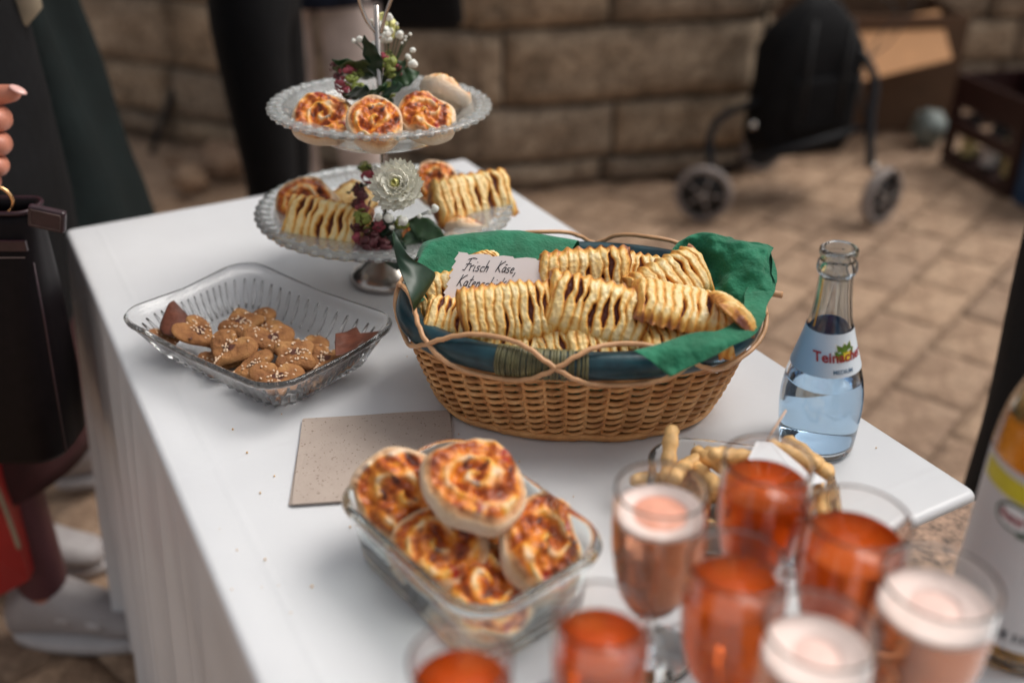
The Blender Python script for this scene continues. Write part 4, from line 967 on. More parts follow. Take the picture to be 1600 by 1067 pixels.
# pointed dark leaf over the left rim
def leaf_mesh(L, W, bend=.2, fold=.12, n=14, m=6, ex=.85):
    V = []; F = []
    for i in range(n + 1):
        t = i / n; w_ = W * (math.sin(PI * t ** (.8 if ex > .5 else 1.5))) ** ex if 0 < t < 1 else .0002; z = -bend * L * t * t
        for j in range(m + 1):
            s = j / m * 2 - 1; V.append((s * w_, t * L, z + abs(s) * w_ * fold + .002 * math.sin(t * 20) * abs(s)))
    for i in range(n):
        for j in range(m): q = i * (m + 1) + j; F.append([q, q + 1, q + m + 2, q + m + 1])
    return mesh('leaf', V, F)
sheet('leaf', [[at(614, 360, .93), at(613, 364, .93), at(612, 368, .93)],
               [at(640, 400, .91), at(622, 396, .912), at(617, 392, .914)],
               [at(668, 418, .895), at(645, 426, .897), at(624, 420, .90)],
               [at(680, 432, .884), at(655, 455, .884), at(640, 462, .886)],
               [at(660, 466, .872), at(650, 480, .872), at(646, 486, .872)]], 'leaf_dark', 'broad pointed dark green leaf leaning over the left rim of the basket', 'leaf', wr=.0006, seed=3)
# ------------------------------------------------------------------ note card
ct = thing('note_card', 'cream card with zigzag edges and two handwritten lines, stuck among the pastries', 'card', (0, 0, 0))
cA, cB, cD = at(716, 394, .902), at(877, 407, .900), at(689, 467, .870)
ux = (cB - cA); CW = ux.length; ux.normalize(); uy = (cD - cA); uy = (uy - ux * uy.dot(ux)); CH = uy.length * 1.25; uy.normalize(); un = ux.cross(-uy).normalized()
skew = (cD - cA).dot(ux) / (cD - cA).length * .8
def cp(x, y, o=0): return cA + ux * (x + skew * y) + uy * y + un * o
top = []; n = 9
for i in range(n): x0 = CW * i / n; top += [(x0, 0.0022 if i % 2 else 0), (x0 + CW / n * .82, .0004)]
side = []
for i in range(7): y0 = CH * i / 7; side += [(CW - .001, y0 + .001), (CW + .0014, y0 + CH / 7 * .9)]
bot = [(CW * (1 - i / 6), CH + (.0014 if i % 2 else 0)) for i in range(7)]
left = []
for i in range(6, -1, -1): y0 = CH * i / 7; left += [(-.0014, y0 + CH / 7 * .9), (.001, y0 + .001)]
outl = top + side + bot + left
b = MB(); b.loft([[cp(x, y, 0) for x, y in outl], [cp(x, y, .0006) for x, y in outl]]); b.build('card', M['card'], ct, smooth=False)
# pen strokes, unit: x-height 1
G = {'F': [[(0.5, 0), (.7, 1), (.85, 2)], [(.3, 1.9), (1.1, 2.2), (1.9, 2.15)], [(.3, 1.1), (1.3, 1.2)], [(0.1, .1), (.4, 0), (.5, .1)]],
     'r': [[(0, 1), (.1, 0)], [(.1, .6), (.35, .95), (.6, .95)]], 'i': [[(0, .9), (.05, 0), (.2, .05)], [(.1, 1.5), (.14, 1.6)]],
     's': [[(.6, .9), (.2, .85), (.15, .6), (.5, .4), (.45, .05), (0, .05)]], 'c': [[(.6, .85), (.2, .8), (.05, .4), (.25, .03), (.6, .1)]],
     'h': [[(.1, 2), (0, 0)], [(.03, .5), (.3, .95), (.5, .8), (.5, 0)]], 'k': [[(.1, 2), (0, 0)], [(.7, 1.5), (.05, .6), (.7, 0)]],
     'ä': [[(.6, .8), (.3, .95), (.05, .5), (.2, .03), (.5, .3), (.62, .9), (.65, .05)], [(.2, 1.4), (.6, 1.42)]], 'a': [[(.6, .8), (.3, .95), (.05, .5), (.2, .03), (.5, .3), (.62, .9), (.65, .05)]],
     'e': [[(.05, .45), (.5, .6), (.45, .9), (.15, .85), (.05, .4), (.25, .03), (.65, .15)]], ',': [[(.2, .15), (.2, -.25), (.05, -.6)]],
     'K': [[(.35, 2), (.1, 0)], [(1.2, 2), (.3, 1), (1.0, 0)]], 't': [[(.35, 1.9), (.2, .2), (.45, 0), (.6, .1)], [(0, 1.2), (.65, 1.3)]], 'n': [[(0, .9), (.05, 0)], [(.05, .6), (.3, .95), (.5, .7), (.5, 0)]], ' ': []}
AD = {'F': 1.35, 'K': 1.25, ' ': .35, 'i': .4, ',': .5, 't': .75}
ink = MB()
def write(s, x0, y0, h, sl=.18):
    x = x0
    for chx in s:
        for st__ in G[chx]:
            pts = bez([Vector((px, py, 0)) for px, py in st__], 5) if len(st__) > 2 else [Vector((*q_, 0)) for q_ in st__]
            ink.tube([cp(x + (q_.x + q_.y * sl) * h * .82, y0 - q_.y * h, .0009) for q_ in pts], .00042, 5)
        x += AD.get(chx, .84) * h * .82
write('Frisch', .009, .0185, .0060); write('Käse,', .0405, .0175, .0058); write('Katenschink', .0085, .0350, .0060)
ink.build('handwriting', M['ink'], ct)

# ------------------------------------------------------------------ crystal dish with heart cookies
def shell(prof_out, prof_in, r=.03, seg=18, ribs=None, n=12):
    """prof: list of (a, b, z, corner radius)"""
    rings = []
    for i, (a, bb, z, rr) in enumerate(prof_out + prof_in):
        ring = rrect(a, bb, rr, n, z, seg)
        if ribs and i < len(prof_out):
            k0, k1, amp = ribs
            if k0 <= i <= k1:
                m = len(ring); new = []
                for q, v in enumerate(ring):
                    t = (ring[(q + 1) % m] - ring[q - 1]).normalized(); nn = Vector((t.y, -t.x, 0)); new.append(v + nn * amp * (1 if q % 2 else -.6))
                ring = new
        rings.append(ring)
    b = MB(); b.loft(rings); return b
CDX, CDY, CDR = -.268, .940, R(-37.5)
cdish = thing('crystal_dish', 'rectangular ribbed crystal dish holding heart cookies, left of the basket', 'dish', (CDX, CDY, .7515), (0, 0, CDR))
ha, hb_, hz = .127, .090, .050
po = [(ha - .040, hb_ - .040, 0, .014), (ha - .032, hb_ - .032, .001, .02), (ha - .026, hb_ - .026, .006, .023), (ha - .018, hb_ - .018, .020, .027), (ha - .008, hb_ - .008, .036, .031), (ha - .004, hb_ - .004, .0405, .033), (ha, hb_, .042, .034), (ha + .001, hb_ + .001, .046, .034), (ha - .001, hb_ - .001, .0485, .034)]
pi_ = [(ha - .004, hb_ - .004, .0475, .033), (ha - .0075, hb_ - .0075, .041, .031), (ha - .013, hb_ - .013, .034, .028), (ha - .023, hb_ - .023, .018, .024), (ha - .034, hb_ - .034, .0065, .019), (ha - .05, hb_ - .05, .0048, .012)]
b = shell(po, pi_, ribs=(2, 4, .0028), seg=22, n=8)
for v in b.V:
    f = abs(v.x) / ha * abs(v.y) / hb_; v.z += (.006 * f - .002) * (v.z / .05)
b.build('dish_body', M['crystal'], cdish)
b = MB()
ring = rrect(ha - .012, hb_ - .012, .030, 8, 0, 22)
hm = 90
for i in range(0, len(ring), 1):
    if i % 1: continue
    p = ring[i]; q_ = rrect(ha - .030, hb_ - .030, .020, 8, 0, 22)[i]
    if i % 2 == 0: b.tube([Vector((p.x, p.y, .038)), Vector((p.x * .5 + q_.x * .5, p.y * .5 + q_.y * .5, .022)), Vector((q_.x, q_.y, .009))], [.0010, .0026, .0010], 6)
b.build('cut_flutes', M['crystal'], cdish, kind='stuff')
def cookie_mesh(k, kind=0, Rr=.019, T=.0068):
    nr, na = 12, 64; V = []; F = []; tone = []
    def rad(a):
        if kind == 0:   # heart
            x = 16 * math.sin(a) ** 3; y = 13 * math.cos(a) - 5 * math.cos(2 * a) - 2 * math.cos(3 * a) - math.cos(4 * a); return Vector((x, y + 2, 0)) / 15
        r = .82 + .16 * math.cos(4 * a); return Vector((math.cos(a) * r, math.sin(a) * r, 0))
    V.append((0, 0, T)); tone.append(1)
    prof = [('t', i / nr) for i in range(1, nr + 1)] + [('s', .3), ('s', .7), ('s', 1)]
    for kd, s in prof:
        for j in range(na):
            p = rad(2 * PI * j / na) * Rr
            if kd == 't': z = T * (1 - .4 * s ** 7) + .0022 * noise.noise(Vector((p.x * s * 160, p.y * s * 160, k))) + .0008 * noise.noise(Vector((p.x * s * 420, p.y * s * 420, k))); V.append((p.x * s * .95, p.y * s * .95, z)); tone.append(max(0, .8 - s * .9))
            else: V.append((p.x * (.95 + .07 * math.sin(PI * s)), p.y * (.95 + .07 * math.sin(PI * s)), T * .55 * (1 - s))); tone.append(0)
    for j in range(na): F.append([0, 1 + j, 1 + (j + 1) % na])
    for i in range(len(prof) - 1):
        q = 1 + i * na
        for j in range(na): F.append([q + j, q + na + j, q + na + (j + 1) % na, q + (j + 1) % na])
    q = 1 + (len(prof) - 1) * na; F.append([q + j for j in range(na)][::-1])
    me = recalc(mesh('cookie', V, F)); attr_set(me, 'tone', tone)
    rnd = random.Random(k + 40); b = MB()
    for i in range(30):
        a = rnd.uniform(0, 2 * PI); s = rnd.uniform(0, .78) ** .7; p = rad(a) * Rr * s
        b.ball((p.x, p.y, T * (1 - .4 * s ** 7) + .0006), (.0013, .0008, .0006), 6, 4, Matrix.Rotation(rnd.uniform(0, 3), 3, 'Z'))
    return me, b.me('sesame_seeds')
ck = [cookie_mesh(k, k % 2 if k < 3 else 0) for k in range(5)]
clist = [(308, 520, .032, 70, 34, 10, 'heart cookie leaning on the brown paper corner, dark jam in its middle'),
 (377, 503, .030, 20, 14, -6, 'cookie farthest to the rear of the crystal dish, near its middle'),
 (405, 507, .024, -60, 8, 10, 'plain-edged cookie tip behind the rearmost heart cookie'),
 (357, 545, .030, -30, 22, 8, 'broad heart cookie in the middle of the dish with pale sugary glaze'),
 (425, 530, .030, 30, 18, 10, 'heart cookie with a nearly black jam spot in the middle of the dish'),
 (396, 574, .024, -70, 12, 4, 'low heart cookie beside the near long side of the crystal dish'),
 (460, 552, .031, 60, 16, -8, 'heart cookie right of the middle, thick with sesame seeds'),
 (432, 592, .026, 10, 16, 10, 'heart cookie in the near corner of the crystal dish, seen over the rim'),
 (505, 563, .020, -20, 10, 6, 'cookie at the right end of the heap beside the brown paper scrap'),
 (262, 524, .026, 40, 10, 20, 'small dark brown cookie at the left end of the crystal dish'),
 (428, 588, .012, 80, 8, 6, 'cookie seen only through the ribbed near corner of the crystal dish'),
 (345, 560, .014, 0, 4, 6, 'cookie of the bottom layer under the sugary glazed heart'),
 (470, 590, .014, 30, 4, 6, 'cookie of the bottom layer near the right short side'),
 (480, 545, .016, 30, 6, 6, 'cookie peeping out between the sesame heart and the right end cookie')]
for i, (x, y, dz, ya, ti, ro, lab) in enumerate(clist):
    p = at(x, y, .7515 + dz) ; c = thing('heart_cookie', lab, 'cookie', p - Vector((0, 0, .004)), faced(ya, ti, ro), 'heart cookies in the crystal dish')
    s = 1.36 if i != 9 else .95; c.scale = (s, s, s * .78)
    m0, m1 = ck[i % 5]; ob('cookie_base', m0, M['cookie'], c); ob('sesame_seeds', m1, M['seed'], c, kind='stuff')
sheet('paper_scrap', [[d(250, 512, 1.075), d(262, 478, 1.09), d(272, 469, 1.095)], [d(256, 522, 1.06), d(276, 495, 1.08), d(286, 484, 1.09)], [d(300, 530, 1.05), d(302, 512, 1.07), d(304, 503, 1.08)]], 'brown_paper', 'dark brown peaked paper corner at the left end of the crystal dish', 'paper', wr=.0015, seed=4, sub=6)
sheet('paper_scrap', [[d(523, 521, 1.04), d(540, 518, 1.045), d(556, 511, 1.05), d(560, 520, 1.045), d(592, 517, 1.04)], [d(523, 540, 1.02), d(540, 534, 1.03), d(560, 529, 1.03), d(572, 527, 1.03), d(588, 521, 1.03)], [d(524, 556, 1.005), d(540, 552, 1.01), d(556, 545, 1.01), d(562, 540, 1.02), d(570, 536, 1.02)]], 'brown_paper', 'torn reddish brown paper scrap standing at the right end of the crystal dish', 'paper', wr=.0015, seed=6, sub=6)

# ------------------------------------------------------------------ glass storage box
gbx = thing('storage_box', 'clear glass storage box with a greenish rounded rim, heaped with cheese rolls', 'glass box', (-.033, .598, .7515), (0, 0, R(-50)))
a_, b_ = .094, .065
po = [(a_ - .020, b_ - .020, 0, .02), (a_ - .012, b_ - .012, .001, .026), (a_ - .009, b_ - .009, .008, .028), (a_ - .004, b_ - .004, .054, .031), (a_ + .001, b_ + .001, .056, .034), (a_ + .0018, b_ + .0018, .060, .034), (a_, b_, .0635, .034)]
pi_ = [(a_ - .003, b_ - .003, .0645, .032), (a_ - .0055, b_ - .0055, .063, .031), (a_ - .008, b_ - .008, .052, .029), (a_ - .013, b_ - .013, .010, .025), (a_ - .020, b_ - .020, .005, .02)]
shell(po, pi_, seg=4, n=12).build('box_body', M['green_glass'], gbx)
# ------------------------------------------------------------------ dish of dough sticks
sdx, sdy, sdr = .187, .663, R(-10)
sd = thing('glass_dish', 'shallow clear glass dish of dough sticks between the basket and the orange drinks', 'dish', (sdx, sdy, .7515), (0, 0, sdr))
a_, b_ = .075, .056
po = [(a_ - .018, b_ - .018, 0, .018), (a_ - .010, b_ - .010, .001, .026), (a_ - .006, b_ - .006, .010, .03), (a_, b_, .040, .034), (a_ + .002, b_ + .002, .043, .035), (a_, b_, .045, .034)]
pi_ = [(a_ - .004, b_ - .004, .043, .032), (a_ - .008, b_ - .008, .012, .028), (a_ - .016, b_ - .016, .005, .02)]
shell(po, pi_, seg=4, n=10, ribs=(2, 3, .0008)).build('dish_body', M['crystal'], sd)
sk = []
for k in range(4):
    b = MB(); L = .026 + .004 * k; pts = [Vector((x, .002 * math.sin(x * 60 + k), .001 * math.cos(x * 50 + k))) for x in [(-1 + 2 * i / 12) * L for i in range(13)]]
    b.tube(pts, [.0035 if i in (0, 12) else .0066 + .0008 * math.sin(i * 1.7 + k) for i in range(13)], 12); sk.append(b.me('dough_stick'))
SG = 'dough sticks in the shallow glass dish'
slist = [(1046, 708, .800, 70, -42, 'dough stick poking highest at the left end of the dish'), (1068, 735, .792, 62, 18, 'long dough stick lying across the left end of the dish'), (1085, 724, .786, 50, 6, 'dough stick right behind the long left one'),
 (1040, 748, .775, 10, 4, 'short dough stick at the left glass wall'), (1105, 748, .788, 100, 10, 'dough stick pointing to the near side beside the first orange glass'), (1118, 722, .790, 120, 8, 'dough stick slanting away at the rear left of the dish'),
 (1150, 712, .800, 30, 20, 'dough stick sticking up just behind the nearest orange glass'), (1175, 740, .785, 70, 5, 'dough stick behind the rim of the orange glass'), (1240, 712, .800, -35, 8, 'toasted dough stick lying under the white paper flag'),
 (1262, 716, .796, -60, 6, 'dough stick at the rear right under the corner of the flag'), (1262, 750, .785, 40, 0, 'short yellow dough stick at the right inside of the dish'), (1278, 775, .776, 80, 6, 'dough stick nearest the right glass wall'),
 (1100, 780, .770, 65, 6, 'dough stick low at the near left side of the dish'), (1215, 770, .786, 20, 6, 'dough stick right of the orange glass in the dish'), (1060, 770, .768, 110, 3, 'dough stick at the bottom left near the foamy glass'),
 (1235, 800, .770, 60, 4, 'dough stick low at the near right side of the dish'), (1150, 790, .768, 130, 3, 'dough stick on the bottom behind the orange glass'), (1200, 735, .775, -20, 3, 'dough stick on the bottom below the flag')]
for i, (x, y, z, ya, pi2, lab) in enumerate(slist):
    o = ob('dough_stick', sk[i % 4], M['stick'], None, at(x, y, z), (0, R(pi2), R(ya))); o.scale = (.92, 1.0, 1.0); tag(o, lab, 'dough stick', SG)
rnd = random.Random(21)
for i in range(16):
    u_, v_ = rnd.uniform(-.048, .048), rnd.uniform(-.034, .034); cz, sz = math.cos(sdr), math.sin(sdr)
    o = ob('dough_stick', sk[i % 4], M['stick'], None, (sdx + u_ * cz - v_ * sz, sdy + u_ * sz + v_ * cz, .762 + .009 * (i % 3)), (0, R(rnd.uniform(-8, 8)), rnd.uniform(0, PI))); o.scale = (.62, .95, .95)
    tag(o, 'short dough stick lying deep in the shallow glass dish under the longer ones', 'dough stick', SG)
fg = thing('paper_flag', 'white folded paper flag on a toothpick stuck into the dough sticks', 'paper flag', at(1197, 700, .80))
f0 = Vector(fg.location); q = [d(1180, 688, .85) - f0, d(1206, 690, .845) - f0, d(1292, 752, .80) - f0, d(1262, 758, .79) - f0, d(1166, 716, .82) - f0]
b = MB(); nrm = (q[1] - q[0]).cross(q[4] - q[0]).normalized() * .0006; b.loft([q, [p + nrm for p in q]]); b.build('paper', M['white_paper'], fg, smooth=False)
b = MB(); b.tube([d(1193, 696, .846) - f0, d(1228, 641, .862) - f0], .0011, 6); b.build('toothpick', M['tooth'], fg)
me = text_mesh('E', .006); c = (q[0] + q[1] * 2 + q[4] + q[3]) / 5; ex = (q[2] - q[1]).normalized(); ey = nrm.normalized().cross(ex)
for v in me.vertices: v.co = c + ex * v.co.x + ey * v.co.y + nrm * 1.6
o = ob('lettering', me, M['ink'], fg)
# ------------------------------------------------------------------ kraft napkins
for i, (dz, rz_, ox) in enumerate(((.7512, 5.0, 0), (.7530, 6.2, .0012))):
    b = MB(); g = rrect(.0715, .0665, .0015, 2, 0, 12)
    b.loft([[v + Vector((0, 0, 0 + .0006 * noise.noise(v * 20))) for v in g], [v + Vector((0, 0, .0010 + .0008 * noise.noise(v * 20 + Vector((0, 0, 4))))) for v in g]])
    o = b.build('napkin', M['kraft'], loc=(-.1265 + ox, .762, dz), rot=(0, 0, R(rz_)), smooth=False)
    tag(o, ['lower of the two folded brown recycled paper napkins, just showing its edge', 'upper folded brown speckled paper napkin between the crystal dish and the storage box'][i], 'napkin', 'brown paper napkins')

# ------------------------------------------------------------------ water bottle
wb = thing('water_bottle', 'clear glass mineral water bottle, open, half full, right of the basket', 'bottle', (.2855, .783, .7515), (0, R(-2.6), 0)); wb.scale = (1, 1, .97)
prof = [(.0305, 0), (.0335, .003), (.0345, .010), (.0362, .030), (.0372, .046), (.0368, .060), (.0345, .076), (.0305, .092), (.0258, .108), (.0215, .124), (.0180, .140), (.0160, .155), (.0148, .170), (.0142, .182)]
def rad_at(z, P=prof):
    for (r0, z0), (r1, z1) in zip(P[:-1], P[1:]):
        if z0 <= z <= z1: return r0 + (r1 - r0) * (z - z0) / (z1 - z0)
    return P[-1][0]
sm = [(rad_at(z), z) for z in [i * .182 / 60 for i in range(1, 61)]]
def smooth_prof(P):
    return [((P[max(i - 1, 0)][0] + 2 * P[i][0] + P[min(i + 1, len(P) - 1)][0]) / 4, P[i][1]) for i in range(len(P))]
sm = smooth_prof(smooth_prof(sm)); out = [(.0295, 0), (.0325, .0012)] + sm + [(.0165, .184), (.0172, .188), (.0165, .193), (.0150, .195), (.0152, .199), (.0162, .202), (.0158, .2055), (.0140, .207)]
inn = [(.0115, .206), (.0108, .200), (.0108, .185)] + [(r - .0032, z) for r, z in sm[::-1] if z > .008] + [(.026, .0075), (.004, .011)]
b = MB(); b.lathe(out + inn, 64); b.build('glass_body', M['bottle_glass'], wb)
lvl = .078; wp = [(.004, .0112), (.026, .0077)] + [(r - .0031, z) for r, z in sm if .008 < z < lvl] + [(rad_at(lvl) - .0030, lvl)]
b = MB(); b.lathe(wp, 64); b.build('water', M['water'], wb)
def label_mat():
    m, t, bs = newmat('blue_white_bottle_label'); g = t.nodes.new('ShaderNodeNewGeometry'); tc = coords(t, 'Object'); sp = t.nodes.new('ShaderNodeSeparateXYZ'); lk(t, tc, sp.inputs[0])
    f = ramp(t, mth(t, 'ADD', mth(t, 'MULTIPLY', mth(t, 'SUBTRACT', sp.outputs['X'], -.02), 26), 0), [(0, (.28, .52, .80)), (.55, (.66, .75, .84)), (1, (.70, .78, .85))])
    lk(t, mixc(t, g.outputs['Backfacing'], f, (.035, .14, .33)), bs.inputs['Base Color']); bs.inputs['Roughness'].default_value = .35; return m
M['wlabel'] = label_mat()
LZ0, LZ1 = .092, .131
def lz(a):  # label edges dip in the middle of its front
    return .0025 * math.cos(a + PI / 2)
b = MB(); rings = []
for k in range(13):
    f = k / 12; z = LZ0 + (LZ1 - LZ0) * f; rings.append([Vector(((rad_at(z) + .0004) * math.cos(a), (rad_at(z) + .0004) * math.sin(a), z)) for a in [2 * PI * i / 72 for i in range(72)]])
b.loft(rings, cap0=False, cap1=False); lbm = b.build('label', M['wlabel'], wb)
def wrap(me, z0, a0, off, radf):
    for v in me.vertices:
        z = z0 + v.co.y; r = radf(z) + off; a = a0 + v.co.x / r; v.co = Vector((r * math.cos(a), r * math.sin(a), z))
    return me
M['red_print'] = simple('dark_red_print', (.30, .012, .02), .5, .05, 20, 0); M['blue_print'] = simple('grey_blue_print', (.08, .16, .26), .5, .05, 20, 0)
M['leafp'] = simple('green_yellow_leaf_print', (.10, .20, .012), .5, .5, 90, 0); M['yellow_print'] = simple('yellow_print', (.75, .55, .03), .5, .1, 20, 0); M['white_print'] = simple('white_print', (.8, .8, .8), .5, .02, 20, 0)
AF = R(-78)
def subtext(s, size, bold=0):
    me = text_mesh(s, size, bold, 0); bm = bmesh.new(); bm.from_mesh(me); bmesh.ops.triangulate(bm, faces=bm.faces); bmesh.ops.subdivide_edges(bm, edges=[e for e in bm.edges if e.calc_length() > .0015], cuts=2); bm.to_mesh(me); bm.free(); return me
ob('brand_lettering', wrap(subtext('Teinacher', .0125, .0003), .1065, AF, .0011, rad_at), M['red_print'], lbm)
ob('small_lettering', wrap(subtext('MEDIUM', .0052, .0001), .0958, AF + .05, .0008, rad_at), M['blue_print'], lbm)
def leafpoly(sc_, off, mat, name, dx=0, dy=0):
    P_ = [(-1, -.7), (-1.15, .1), (-.8, .2), (-.9, .9), (-.3, .6), (0, 1.0), (.3, .7), (.75, 1.15), (.85, .5), (1.2, .3), (1, -.5), (.2, -1.0), (-.4, -.9)]
    me = mesh(name, [(x * sc_ + dx, y * sc_ + dy, 0) for x, y in P_] + [(dx, dy, 0)], [[i, (i + 1) % 13, 13] for i in range(13)], False)
    ob(name, wrap(me, .1145, AF + .12, off, rad_at), mat, lbm)
leafpoly(.0095, .0006, M['white_print'], 'emblem_border'); leafpoly(.0082, .0008, M['leafp'], 'leaf_emblem'); leafpoly(.004, .0010, M['yellow_print'], 'leaf_emblem_light', .002, -.003)
M['gold_line'] = simple('gold_foil', (.7, .45, .1), .35, .1, 20, 0, metal=.6)
b = MB(); b.tube([((rad_at(z) + .0008) * math.cos(R(-150)), (rad_at(z) + .0008) * math.sin(R(-150)), z) for z in [.135 + .045 * i / 8 for i in range(9)]], .0007, 5); b.build('foil_strip', M['gold_line'], wb)
# ------------------------------------------------------------------ large juice bottle
jb = thing('juice_bottle', 'large bottle of amber juice with a big white label, cut by the right edge', 'bottle', at(1580, 985, .7515), (0, R(0), R(8)))
JP = [(.044, 0), (.0465, .004), (.0465, .155), (.0460, .165), (.0435, .185), (.036, .210), (.026, .235), (.0185, .26), (.0165, .30)]
def jr(z): return rad_at(z, JP)
js = smooth_prof(smooth_prof([(jr(z), z) for z in [i * .30 / 70 for i in range(1, 71)]]))
b = MB(); b.lathe([(.042, 0), (.0455, .002)] + js + [(.018, .302), (.018, .312), (.015, .314), (.0125, .312)] + [(r - .004, z) for r, z in js[::-1] if z > .008] + [(.03, .008), (.004, .012)], 64); b.build('glass_body', M['juice_glass'], jb)
b = MB(); b.lathe([(.004, .0125), (.03, .0085)] + [(r - .0039, z) for r, z in js if .009 < z < .185] + [(jr(.185) - .004, .185)], 64); b.build('juice', M['juice'], jb)
b = MB(); b.loft([[Vector(((jr(z) + .0005) * math.cos(a), (jr(z) + .0005) * math.sin(a), z)) for a in [R(-210) + R(235) * i / 60 for i in range(61)]] for z in (.022, .06, .10, .14, .158)], closed=False); jl = b.build('label', M['label_white'], jb)
def band(z0, z1, mat, name, off=.0007, a0=-200, a1=20, sl=.0):
    b = MB(); b.loft([[Vector(((jr(z + sl * i) + off) * math.cos(a), (jr(z + sl * i) + off) * math.sin(a), z + sl * i)) for i, a in enumerate([R(a0) + R(a1 - a0) * i / 60 for i in range(61)])] for z in (z0, (z0 + z1) / 2, z1)], closed=False); return b.build(name, M[mat], jl)
M['yellow_band'] = simple('yellow_label_band', (.62, .52, .02), .5, .1, 20, 0); M['orange_band'] = simple('orange_label_band', (.65, .27, .02), .5, .1, 20, 0); M['lime_band'] = simple('lime_label_band', (.33, .40, .02), .5, .1, 20, 0); M['green_print'] = simple('dark_green_print', (.015, .07, .03), .5, .1, 20, 0)
band(.1385, .1535, 'yellow_band', 'yellow_band', sl=-.00008); band(.137, .150, 'orange_band', 'orange_band', .0009, -120, 20, sl=-.0001); band(.131, .1385, 'lime_band', 'lime_band', .0008, -120, 20, sl=-.0001)
def disc(rx, ry, off, mat, name, a0, z0):
    me = mesh(name, [(rx * math.cos(2 * PI * i / 32), ry * math.sin(2 * PI * i / 32), 0) for i in range(32)] + [(0, 0, 0)], [[i, (i + 1) % 32, 32] for i in range(32)], False); ob(name, wrap(me, z0, a0, off, jr), M[mat], jl)
disc(.0150, .0105, .0012, 'green_print', 'emblem_ring', R(-154), .126); disc(.0128, .0085, .0014, 'white_print', 'emblem_field', R(-154), .126)
ob('emblem_lettering', wrap(subtext("Rapp's", .0088, .0003), .1232, R(-154), .0016, jr), M['red_print'], jl)
band(.1135, .1165, 'green_print', 'green_ribbon', .0012, -150, -60)
b = MB(); a = R(-148); k = 0; rnd = random.Random(3)
while a < R(-60):
    w_ = rnd.choice((.008, .014, .022)); 
    b.add([Vector(((jr(z) + .0009) * math.cos(q_), (jr(z) + .0009) * math.sin(q_), z)) for q_, z in ((a, .030), (a + w_, .030), (a + w_, .038), (a, .038))], [[0, 1, 2, 3]]); a += w_ + rnd.choice((.012, .018, .03)) + (.06 if k % 7 == 6 else 0); k += 1
b.build('barcode', M['ink'], jl)

# ------------------------------------------------------------------ wine glasses
def glass_parts(level, liquid, foam):
    H0 = .149
    outp = [(.030, .0), (.031, .0015), (.026, .003), (.008, .006), (.0042, .012), (.0038, .030), (.007, .042), (.0170, .052), (.0240, .066), (.0275, .082), (.0298, .102), (.0304, .122), (.0302, .135), (.0298, H0)]
    z_ = [o_[1] for o_ in outp]
    def ro(z): return rad_at(z, outp)
    fine = smooth_prof(smooth_prof([(ro(z), z) for z in [.006 + (.149 - .006) * i / 70 for i in range(71)]]))
    o_ = [(.029, 0), (.031, .0012), (.027, .0026)] + fine + [(.0290, H0 + .0006)]
    i_ = [(r - .0014, z) for r, z in fine[::-1] if z > .050] + [(.006, .049), (.002, .048)]
    b = MB(); b.lathe(o_ + i_, 56); g = b.me('glass')
    lq = [(.002, .0482), (.006, .0492)] + [(r - .00135, z) for r, z in fine if .050 < z < level] + [(ro(level) - .00135, level)]
    b = MB(); b.lathe(lq, 56); l = b.me('drink'); f = None
    if foam:
        rr = ro(level) - .0017; q_ = .60 if foam == 2 else .42; fs = []
        for prof_ in ([(rr, level + .0002), (rr, level + .0028), (rr * .9, level + .0032), (rr * (q_ + .1), level + .0024), (rr * q_, level + .0006), (rr * q_, level + .0002)],):
            b = MB(); b.loft([[Vector((r * math.cos(2 * PI * j / 56) * (1 + .04 * noise.noise(Vector((math.cos(2 * PI * j / 56) * 2, math.sin(2 * PI * j / 56) * 2, foam))) * (r < rr * .8)), r * math.sin(2 * PI * j / 56), z)) for j in range(56)] for r, z in prof_], wrap=True); fs.append(b.me('foam'))
        b = MB(); b.lathe([(rr * (q_ + .04), level + .0002), (rr * q_, level + .0009), (.002, level + .0012)], 56); fs.append(b.me('froth_centre')); f = fs
    return g, l, f
GG = 'wine glasses in the foreground'
glist = [(1031, 803, .66, 2, .130, 'foamy orange-pink drink in the glass farthest left of the rear row'),
 (1195, 757, .70, 0, .133, 'clear deep orange drink in the glass standing in front of the dough sticks'),
 (1333, 847, .60, 0, .133, 'clear red-orange drink in the glass nearest the right table corner'),
 (1147, 919, .61, 0, .133, 'clear orange drink in the glass in the middle of the whole group'),
 (1460, 950, .535, 1, .133, 'foamy pale-topped drink in the glass beside the large juice bottle'),
 (938, 1002, .64, 0, .130, 'clear orange drink in the front glass nearest the storage box corner on its right'),
 (1275, 1025, .55, 1, .131, 'foamy drink in the glass in the front row with the pinkish white head'),
 (720, 1072, .60, 0, .130, 'clear orange drink in the glass at the very left of the front row')]
cache = {}; WD = [140, 134, 155, 150, 172, 145, 168, 155]
for i, (x, y, f, fo, lv, lab) in enumerate(glist):
    f = (CZ - .7515 - .127) / (sP + (y - 533.5) / FP * cP); p = dep(x, y, f); lv = .128; wx = WD[i] * f / FP / .0575; key = (fo, lv)
    if key not in cache: cache[key] = glass_parts(lv, fo, fo)
    g, l, fm = cache[key]
    s = (p.z - .7515) / lv; print('glass', i, round(s, 3), [round(v, 3) for v in p])
    s = max(.84, min(1.2, s)); 
    t = thing('wine_glass', lab, 'glass', (p.x, p.y, .7515), (0, 0, i), GG); t.scale = (wx, wx, s)
    ob('glass', g, M['glass'], t); ob('drink', l, M['rose'] if fo else M['spritz'], t)
    if fm: ob('foam', fm[0], M['foam'], t); ob('froth_centre', fm[1], M['foam_pink'] if fo == 2 else M['foam_mid'], t)

